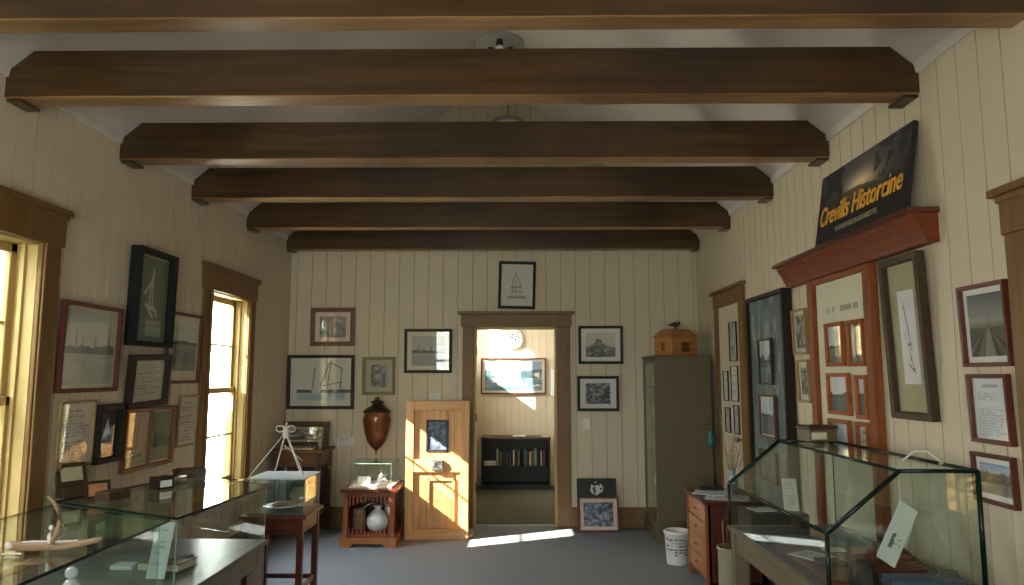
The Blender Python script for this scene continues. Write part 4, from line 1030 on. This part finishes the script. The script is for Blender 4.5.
on_right('red-brown framed coast photograph with blue sky, lowest of the right column', (970, 451, 1022, 511),
         lambda u, v: mixc((90, 132, 180), (188, 204, 220), fbm(u*3, v*8, 3)+.3*(1-v)) if v > .68+.06*fbm(u*4, 0, 1) else (mixc((86, 78, 68), (150, 138, 120), fbm(u*8, v*10, 4)) if v > .35 else (128, 128, 122)),
         'frame_red', .015, .022, 'mat_white', .018, mwb=.022)

# old blue-painted door leaning against the right wall
t = thing('old_painted_door', 'old door panel with worn blue-grey paint and a dark edge', 'door', (WR-.045, 5.31, 0), rot=(0, 0, RZR))
w, h = .80, 2.13
m = MB(); m.ring(w, h, [(0, -.04), (0, .03), (.03, .03), (.03, -.03)]); m.build('edge_frame', 'frame_dark', t)
def worn(u, v):
    base = mixc((62, 76, 84), (112, 124, 124), fbm(u*7, v*12, 3))
    k = fbm(u*11, v*9, 8)
    if k > .62: return mixc(base, (160, 160, 140), .6)
    if k < .3: return mixc(base, (52, 78, 66), .6)
    return base
m = MB(); m.box(-w/2+.03, w/2-.03, .0, .03, .03, h-.03); m.build('core', 'frame_dark', t)
grid_print(w-.06, h-.06, worn, .03, 0, -.003, res=.014, name='painted_face', parent=t)
xo = WR-.052
on_right('dark framed pale photo, upper one hung on the old blue door', (757, 340, 774.5, 385), land(101, (180, 186, 190), (96, 112, 122), (110, 122, 128), .4, .35, 4), 'frame_umber', .012, .02, x=xo, lean=.5)
on_right('brown framed harbour photo, middle one hung on the old blue door', (758, 394, 778, 440), land(102, (182, 190, 200), (90, 98, 112), (56, 66, 84), .5, .1, 8), 'frame_brown', .014, .02, 'mat_cream', .01, x=xo, lean=.5)
on_right('brown framed dark photo, lowest on the old blue door behind the case', (758, 448, 779, 486), mottle(103, (60, 64, 70), (150, 154, 156), 6), 'frame_brown', .02, .02, x=xo, lean=.5)

# red-wood display panel
t = thing('notice_panel', 'tall red-brown wood panel frame fixed on the right wall', 'display panel', (WR, 0, 0))
y0, y1 = 3.73, 4.54
m = MB(); m.box(-.05, -.001, y0, y0+.075, .2, 2.118, .004); m.build('post', 'redwood_v', t); MB().box(-.05, -.001, y1-.075, y1, .2, 2.118, .004).build('post', 'redwood_v', t)
MB().box(-.045, -.001, y0+.075, y1-.075, 2.085, 2.118, .003).build('crosspiece', 'redwood_v', t); MB().box(-.045, -.001, y0+.075, y1-.075, .2, .3, .003).build('crosspiece', 'redwood_v', t)
MB().box(-.02, -.002, y0+.075, y1-.075, .3, 2.085).build('backing_board', 'mat_cream', t)
ti = grid_print(y1-y0-.17, .42, lambda u, v: (150, 146, 130) if ((.66 < v < .74 and .2 < u < .85) or (.42 < v < .5 and .35 < u < .75) or (.22 < v < .27 and .45 < u < .68)) and hsh(int(u*32), int(v*12), 3) > .45 else (204, 200, 178), 1.62, 0, 0, parent=t, name='title_sheet')
ti.location = (-.023, (y0+y1)/2, 0); ti.rotation_euler = (0, 0, RZR)
# header shelf with crown profile
t = thing('header_shelf', 'red-brown crown moulded shelf above the display panel', 'shelf', (WR, 0, 0))
hy0, hy1 = 3.14, 4.88
poly = [(0, hy0+.02, 2.12), (-.055, hy0+.02, 2.12), (-.06, hy0+.02, 2.14), (-.085, hy0+.02, 2.19), (-.115, hy0+.02, 2.235), (-.115, hy0+.02, 2.25), (0, hy0+.02, 2.25)]
MB().prism([(p[0]-.001, p[1], p[2]) for p in poly], (0, hy1-hy0-.04, 0)).build('moulding', 'redwood', t)
MB().box(-.145, -.001, hy0, hy1, 2.25, 2.275, .004).build('ledge', 'mahogany', t)
# pictures in the panel
xp = WR-.024
PQ = [((823.5, 324, 847, 366), 'upper left', land(111, (190, 196, 196), (130, 134, 128), (84, 88, 84), .42, .08, 6)),
      ((845.5, 321, 868, 366), 'upper right', lambda u, v: mixc((100, 108, 116), (168, 172, 174), v+.2*fbm(u*5, v*5, 3)) if abs(u-.5) > .14+.05*fbm(v*6, 0, 2) else (62, 70, 80)),
      ((825.5, 373, 853, 416), 'middle left', land(113, (196, 204, 212), (84, 92, 100), (88, 96, 100), .42, .2, 7)),
      ((853.5, 375, 871.5, 420), 'middle right', land(114, (170, 182, 198), (60, 70, 84), (70, 80, 90), .5, .2, 5)),
      ((827, 418, 854, 458), 'lower left', lambda u, v: mixc((60, 66, 76), (190, 200, 212), (u*.8+v*.7-.2)) if v > .25 else (60, 64, 70)),
      ((855, 421.5, 873, 462), 'lower right', lines((206, 212, 220), (110, 120, 140), [((.3, .3), (.3, .8)), ((.7, .3), (.7, .8)), ((.3, .8), (.7, .8)), ((.3, .5), (.7, .5))], .03))]
for q, l, pt in PQ:
    on_right('orange-brown framed photograph, %s on the red display panel' % l, q, pt, 'frame_orange', .022, .022, None, 0, x=xp, lean=.6)

# landscape sign on the header shelf
sg = thing('town_sign', 'dark landscape sign with golden lettering leaning above the header shelf', 'sign', (WR-.115, 3.72, 2.277), rot=(R(-9), 0, RZR))
w, h = 1.0, .43
MB().box(-w/2, w/2, 0, .025, 0, h, .003).build('sign_board', 'near_black', sg)
def dusk(u, v):
    c = mixc((34, 36, 34), (84, 78, 84), v)
    g = math.exp(-((u-.52)**2/.04+(v-.62)**2/.035)); c = mixc(c, (236, 210, 170), g*1.0)
    if v < .5+.1*math.sin(u*4): c = mixc(c, mixc((36, 34, 26), (96, 84, 50), fbm(u*6, v*14, 3)), .75)
    tr = fbm(u*16, v*5, 6)
    if v > .35 and (u > .66 or u < .3) and tr > .5: c = mixc(c, (26, 30, 28), .75)
    if v < .34: c = mixc(c, (22, 24, 24), .8)
    return c
grid_print(w*.985, h*.97, dusk, h*.015, 0, -.002, res=.01, parent=sg, name='landscape_print')
def text_mesh(txt, size, parent, x, z, y, mat, shear=.0, name='lettering', ext=.002, sx=1.0, bold=0.0):
    cu = bpy.data.curves.new('txt', 'FONT'); cu.body = txt; cu.size = size; cu.extrude = ext; cu.shear = shear; cu.align_x = 'CENTER'; cu.offset = bold
    o = bpy.data.objects.new('txt', cu); COL.objects.link(o)
    dg = bpy.context.evaluated_depsgraph_get(); me = bpy.data.meshes.new_from_object(o.evaluated_get(dg))
    bpy.data.objects.remove(o); me.name = name
    me.transform(Matrix.Translation((x, y, z)) @ Matrix.Rotation(R(90), 4, 'X') @ Matrix.Diagonal((sx, 1, 1, 1)))
    me.materials.clear(); me.materials.append(MATS[mat])
    q = bpy.data.objects.new(name, me); COL.objects.link(q); q.parent = parent; return q
plain('gold_letter', (222, 160, 60), .45)
plain('pale_letter', (150, 142, 116), .5)
tl = text_mesh('Crevills Historcine', .158, sg, 0.0, .115, -.004, 'gold_letter', shear=.15, sx=.77, bold=.0015)
text_mesh('MUMBERSALE IN AR FREETTS', .04, sg, .0, .05, -.004, 'pale_letter', sx=.9, name='small_lettering')

# ================================================================== RIGHT DISPLAY TABLE AND ANGLED CASE
RX0, RX1, RY0, RY1, RZ0 = 1.17, 1.76, 2.85, 4.15, .70
t = legs_table('olive-grey wooden table under the angled glass case on the right', RX0+.01, RX1+.02, RY0-.25, RY1+.03, RZ0, 'olive_wood', board='olive_wood')
t = thing('angled_glass_case', 'large museum case with a sloping glass front and dark edges, on the right', 'display case', ((RX0+RX1)/2, (RY0+RY1)/2, RZ0+.001))
cx, cy = (RX0+RX1)/2, (RY0+RY1)/2
A = [(RX0-cx, 0), (RX0-cx, .23), (1.46-cx, .465), (RX1-cx, .465), (RX1-cx, 0)]
yA, yB = RY0-cy, RY1-cy
def rp(name, p, q, inset=0):
    dv = Vector((q[0]-p[0], q[1]-p[1])).normalized(); nv = Vector((-dv.y, dv.x))
    cn = Vector((0.02, .22)); mid = Vector(((p[0]+q[0])/2, (p[1]+q[1])/2))
    if nv.dot(cn-mid) < 0: nv = -nv
    P = Vector(p)+nv*.002; Q = Vector(q)+nv*.002
    MB().prism([(P.x, yA+.008, P.y), (P.x, yB-.008, P.y), (Q.x, yB-.008, Q.y), (Q.x, yA+.008, Q.y)], (nv.x*.005, 0, nv.y*.005), 0, side_mi=1).build(name, ['case_glass', 'glass_edge'], t)
rp('front_pane', A[0], A[1]); rp('sloping_pane', A[1], A[2]); rp('top_pane', A[2], A[3]); rp('back_pane', A[3], A[4])
for nm, y in (('near_end_pane', yA), ('far_end_pane', yB-.006)):
    MB().prism([(p[0]*.985, y, .004+p[1]*.985) for p in A], (0, .006, 0), 0, side_mi=1).build(nm, ['case_glass', 'glass_edge'], t)
m = MB()
for y in (yA, yB):
    for p, q in list(zip(A, A[1:]))[:(4 if y == yA else 3)]: m.tube([(p[0], y, p[1]), (q[0], y, q[1])], .009, n=6)
for p in (A[1], A[2], A[3]): m.tube([(p[0], yA, p[1]), (p[0], yB, p[1])], .0065, n=6)
m.build('edge_strip', 'glass_edge', t)
MB().box(RX0-cx, RX1-cx, yA, yB, 0.0, .006).build('case_floor', 'case_floor', t)
Z0 = RZ0+.008
# contents
tag(MB().box(1.20, 1.50, 3.86, 4.10, Z0, Z0+.11, .004).build('black_box', 'near_black'), 'black box at the far end of the angled glass case', 'box')
sheet('pale pamphlet lying on top of the black box in the angled case', (1.29, 3.97, Z0+.1115), .12, .12, R(10), letter(120, (196, 204, 212), (130, 136, 150), 8), name='pamphlet', cat='pamphlet')
standing_card('leaning_sheet', 'white sheet leaning upright on top of the black box in the angled case', (1.44, 3.94, Z0+.111), .075, .17, R(-10), -20, letter(121, (214, 216, 210), (160, 160, 150), 12))
tag(MB().box(1.19, 1.68, 3.62, 3.84, Z0, Z0+.008, .002).build('blue_mat', 'blue_grey'), 'flat blue-grey mat beside the black box in the angled case', 'mat')
tag(MB().box(1.22, 1.72, 2.98, 3.58, Z0, Z0+.016, .003).build('brown_board', 'frame_brown'), 'flat brown board covering the case floor near the front', 'board')
sheet('open white booklet on the brown board in the angled case', (1.32, 3.36, Z0+.0165), .14, .18, R(30), letter(122, (200, 204, 206), (120, 124, 130), 10), name='booklet', cat='booklet')
sheet('small white slip on the brown board further from the front', (1.46, 3.49, Z0+.0165), .1, .07, R(-10), letter(123, (196, 200, 200), (140, 140, 140), 5), name='paper_slip')
tag(MB().box(1.28, 1.39, 3.18, 3.27, Z0+.0165, Z0+.036, .003).build('small_book', 'frame_umber'), 'small dark book on the brown board in the angled case', 'book')
t = thing('ship_carving', 'reddish brown driftwood ship carving near the front of the angled case', 'carving', (1.55, 3.16, Z0+.0165))
m = MB(); m.box(-.14, .14, -.05, .05, 0, .012, .002); m.box(-.12, .12, -.04, .04, .012, .024, .002); m.build('wooden_base', 'frame_brown', t)
m = MB(); m.tube([(-.15, 0, .05), (-.09, .0, .04), (-.02, .005, .045), (.04, -.005, .05), (.11, 0, .04)], [.008, .024, .028, .026, .01]).tube([(-.08, 0, .06), (-.05, .01, .08), (-.06, 0, .11)], [.012, .008, .004]).tube([(.02, 0, .06), (.05, -.02, .085), (.09, -.01, .06)], [.012, .012, .006]).build('hull', 'frame_brown', t)
m = MB(); m.prism([(.045, 0, .06), (.085, 0, .06), (.066, 0, .34)], (0, .008, 0)); m.tube([(.066, .004, .05), (.066, .004, .36)], .003).build('sail', 'mat_cream', t)
def tilted_card(label, x, y, z, w, h, roll, painter, col='white_paper'):
    t = thing('display_card', label, 'card', (x, y, z), rot=(R(-14), R(roll), 0))
    MB().box(-w/2, w/2, 0, .003, 0, h, .0005).build('card_stock', 'white_paper', t)
    grid_print(w*.96, h*.97, painter, h*.015, 0, -.001, res=.006, parent=t)
    MB().tube([(0, .004, h*.6), (0, .07, .0)], .002, n=5).build('prop_wire', 'steel', t)
    return t
tilted_card('long white card tilted to the right in the angled case', 1.475, 3.03, Z0+.075, .085, .26, 34, lambda u, v: (90, 96, 96) if (.25 < u < .85 and .22 < v < .5 and fbm(u*7, v*12, 4) > .57) else (208, 216, 210))
tilted_card('pale grey card with a faint drawing, behind the white sail', 1.615, 3.22, Z0+.07, .075, .17, 28, lambda u, v: (130, 144, 152) if (.25 < u < .8 and .3 < v < .75 and fbm(u*9, v*12, 5) > .55) else (176, 190, 196))
tag(MB().lathe([(0, 0), (.05, 0), (.055, .03), (.05, .07), (.035, .1), (.02, .11), (0, .112)], c=(1.34, 2.93, Z0), n=9, sm=False).build('black_stone', 'black'), 'black faceted stone in the front corner of the angled case', 'stone')
t = thing('blue_tray', 'blue-grey tray case at the bottom front of the angled case', 'tray', (1.56, 2.94, Z0))
MB().box(-.13, .15, -.05, .05, 0, .045, .008).build('tray_body', 'blue_grey', t)
MB().tube([(.05, -.02, .045), (.08, -.02, .075), (.13, -.02, .07), (.145, -.02, .04)], .003).build('wire_handle', 'steel', t)
# on top of the case
ZT = RZ0+.001+.465+.008
t = thing('stacked_box', 'small weathered wooden box on the far top of the angled case', 'box', (1.64, 4.06, ZT), R(12))
m = MB(); w, dp, h = .17, .12, .085
m.box(-w/2, w/2, -dp/2, dp/2, 0, h-.02, .003); m.build('box_body', 'olive_wood', t)
MB().box(-w/2-.004, w/2+.004, -dp/2-.004, dp/2+.004, h-.02, h, .003).build('lid', 'frame_umber', t)
m = MB(); m.box(-w/2+.01, -w/2+.1, -dp/2-.006, -dp/2-.001, .012, .05, .001); m.build('paper_label', 'mat_cream', t)
tag(MB().tube([(1.58, 3.06, ZT+.004), (1.60, 3.06, ZT+.02), (1.635, 3.06, ZT+.045), (1.68, 3.05, ZT+.045), (1.71, 3.04, ZT+.02), (1.715, 3.0, ZT+.004), (1.69, 2.98, ZT+.004)], .0045).build('curved_wire', 'rope'), 'curved white wire standing on top of the angled case', 'wire')

# bowl and stool, bottom right
SX, SY = 1.57, 2.22
t = thing('wooden_stool', 'plain wooden stool under the wooden bowl at the lower right', 'stool', (SX, SY, 0))
MB().lathe([(0, .78), (.13, .78), (.135, .79), (.13, .805), (0, .805)], n=28).build('seat', 'dark_oak', t)
for k in range(4):
    a = PI/4+k*PI/2; MB().tube([(math.cos(a)*.15, math.sin(a)*.15, 0), (math.cos(a)*.1, math.sin(a)*.1, .785)], [.015, .012]).build('leg', 'dark_oak_v', t)
p = atY(1003, 579, SY)
tag(MB().lathe([(0, 0), (.05, 0), (.08, .04), (.09, .08), (.086, .085), (.08, .08), (.07, .04), (.04, .012), (0, .01)], c=(SX, SY, .806), n=30).build('wooden_bowl', 'honey'), 'small turned wooden bowl with a pale rim at the lower right corner', 'bowl')

# ================================================================== OUTSIDE THE LEFT WINDOWS (added out of view to block and bounce light)
plain('leaf', (84, 104, 58), .7, var=.35, scale=9, bump=.5)
plain('bark', (84, 70, 54), .9, var=.2, scale=12, bump=.6)
plain('bounce_gravel', (206, 198, 180), .95, var=.12, scale=30)  # pale ground added to bounce light through the left windows
struct(MB().box(-30, WL-.17, -14, 24, -.5, -.42).build('ground', 'bounce_gravel'))
def lump(name, c, sc, mat, seed, sub=4, amp=.12):
    b = bmesh.new(); bmesh.ops.create_icosphere(b, subdivisions=sub, radius=1)
    for v in b.verts:
        n = v.co.copy()
        if name == 'foliage_block':
            q = max(abs(n.x), abs(n.y), abs(n.z)); n = n*(1/q)**.75
        k = 1+amp*(fbm(v.co.x*4+9, v.co.y*4+v.co.z*3, seed)-.5)*2
        v.co = Vector((n.x*sc[0]*k, n.y*sc[1]*k, n.z*sc[2]*k))
    m = MB(); m._merge(b, 0, True); o = m.build(name, mat); o.location = c; return o
h = lump('foliage_block', (-3.75, 3.2, .84), (.35, 2.78, 1.3), 'leaf', 5, 5, .05); h.name = 'shade_hedge'  # unseen foliage added to keep sun off the lower sashes
tag(h, 'clipped green hedge added outside the left windows, out of view, to block sun', 'shade_hedge')
t = thing('shade_tree', 'leafy tree added out of view to keep sun off the near left window', 'tree', (-5.6, .8, -.42))  # added sun blocker for the near window
o = lump('crown', (0, 0, 4.1), (1.05, 2.2, 2.0), 'leaf', 8, 4, .2); o.parent = t
MB().tube([(0, 0, 0), (.05, 0, 1.2), (0, .1, 2.4)], [.16, .12, .1], n=12).build('trunk', 'bark', t)

# ================================================================== LIGHT
wd = bpy.data.worlds.new('World'); SC.world = wd; wd.use_nodes = True
nt = wd.node_tree; bg = nt.nodes['Background']
tc = nt.nodes.new('ShaderNodeTexCoord'); sp = nt.nodes.new('ShaderNodeSeparateXYZ'); cr = nt.nodes.new('ShaderNodeValToRGB')
nt.links.new(tc.outputs['Generated'], sp.inputs[0]); nt.links.new(sp.outputs['Z'], cr.inputs[0]); nt.links.new(cr.outputs[0], bg.inputs[0])
e = cr.color_ramp.elements; e[0].position = 0; e[0].color = (.86, .86, .80, 1); e[1].position = .8; e[1].color = (.80, .88, 1, 1)
x = cr.color_ramp.elements.new(.15); x.color = (1, .97, .93, 1)
bg.inputs['Strength'].default_value = 9.0
sun = bpy.data.lights.new('Sun', 'SUN'); sun.energy = 19; sun.angle = R(.6); sun.color = (1, .93, .80)
so = bpy.data.objects.new('Sun', sun); COL.objects.link(so)
so.rotation_euler = Vector((1, .5, -.70)).to_track_quat('-Z', 'Y').to_euler()
def portal(x, y0, y1, z0, z1, sgn):
    l = bpy.data.lights.new('Portal', 'AREA'); l.shape = 'RECTANGLE'; l.size = z1-z0; l.size_y = y1-y0
    l.cycles.is_portal = True
    o = bpy.data.objects.new('Portal', l); COL.objects.link(o); o.location = (x, (y0+y1)/2, (z0+z1)/2)
    o.rotation_euler = Vector((sgn, 0, 0)).to_track_quat('-Z', 'Y').to_euler()
    # local y of a -Z-facing light along world x has its up axis vertical
    l.size = y1-y0; l.size_y = z1-z0
portal(WL-.17, *W1, *WZ, 1); portal(WL-.17, *W2, *WZ, 1); 
for k, (a, b) in enumerate(FILLW):
    l = bpy.data.lights.new('Portal', 'AREA'); l.shape = 'RECTANGLE'; l.size = b-a; l.size_y = WZ[1]-WZ[0]; l.cycles.is_portal = True
    o = bpy.data.objects.new('Portal', l); COL.objects.link(o); o.location = ((a+b)/2, BACK-.17, sum(WZ)/2); o.rotation_euler = (R(90), 0, 0)
for h in BW: portal(BX0-.17, h[0]+D+.16, h[1]+D+.16, h[2], h[3], 1)

# ================================================================== CAMERA
cam = bpy.data.cameras.new('Camera'); cam.sensor_width = 36; cam.lens = 36*F_/1024; cam.clip_start = .05
co = bpy.data.objects.new('Camera', cam); COL.objects.link(co); SC.camera = co
co.location = (0, 0, H_); co.rotation_euler = Euler((R(90)+PT, 0, YAW), 'XYZ')
SC.view_settings.view_transform = 'Standard'; SC.view_settings.look = 'None'; SC.view_settings.gamma = 1
SC.view_settings.exposure = 1.55
SC.cycles.max_bounces = 10; SC.cycles.diffuse_bounces = 6; SC.cycles.transparent_max_bounces = 40; SC.cycles.glossy_bounces = 4
SC.cycles.sample_clamp_indirect = 6
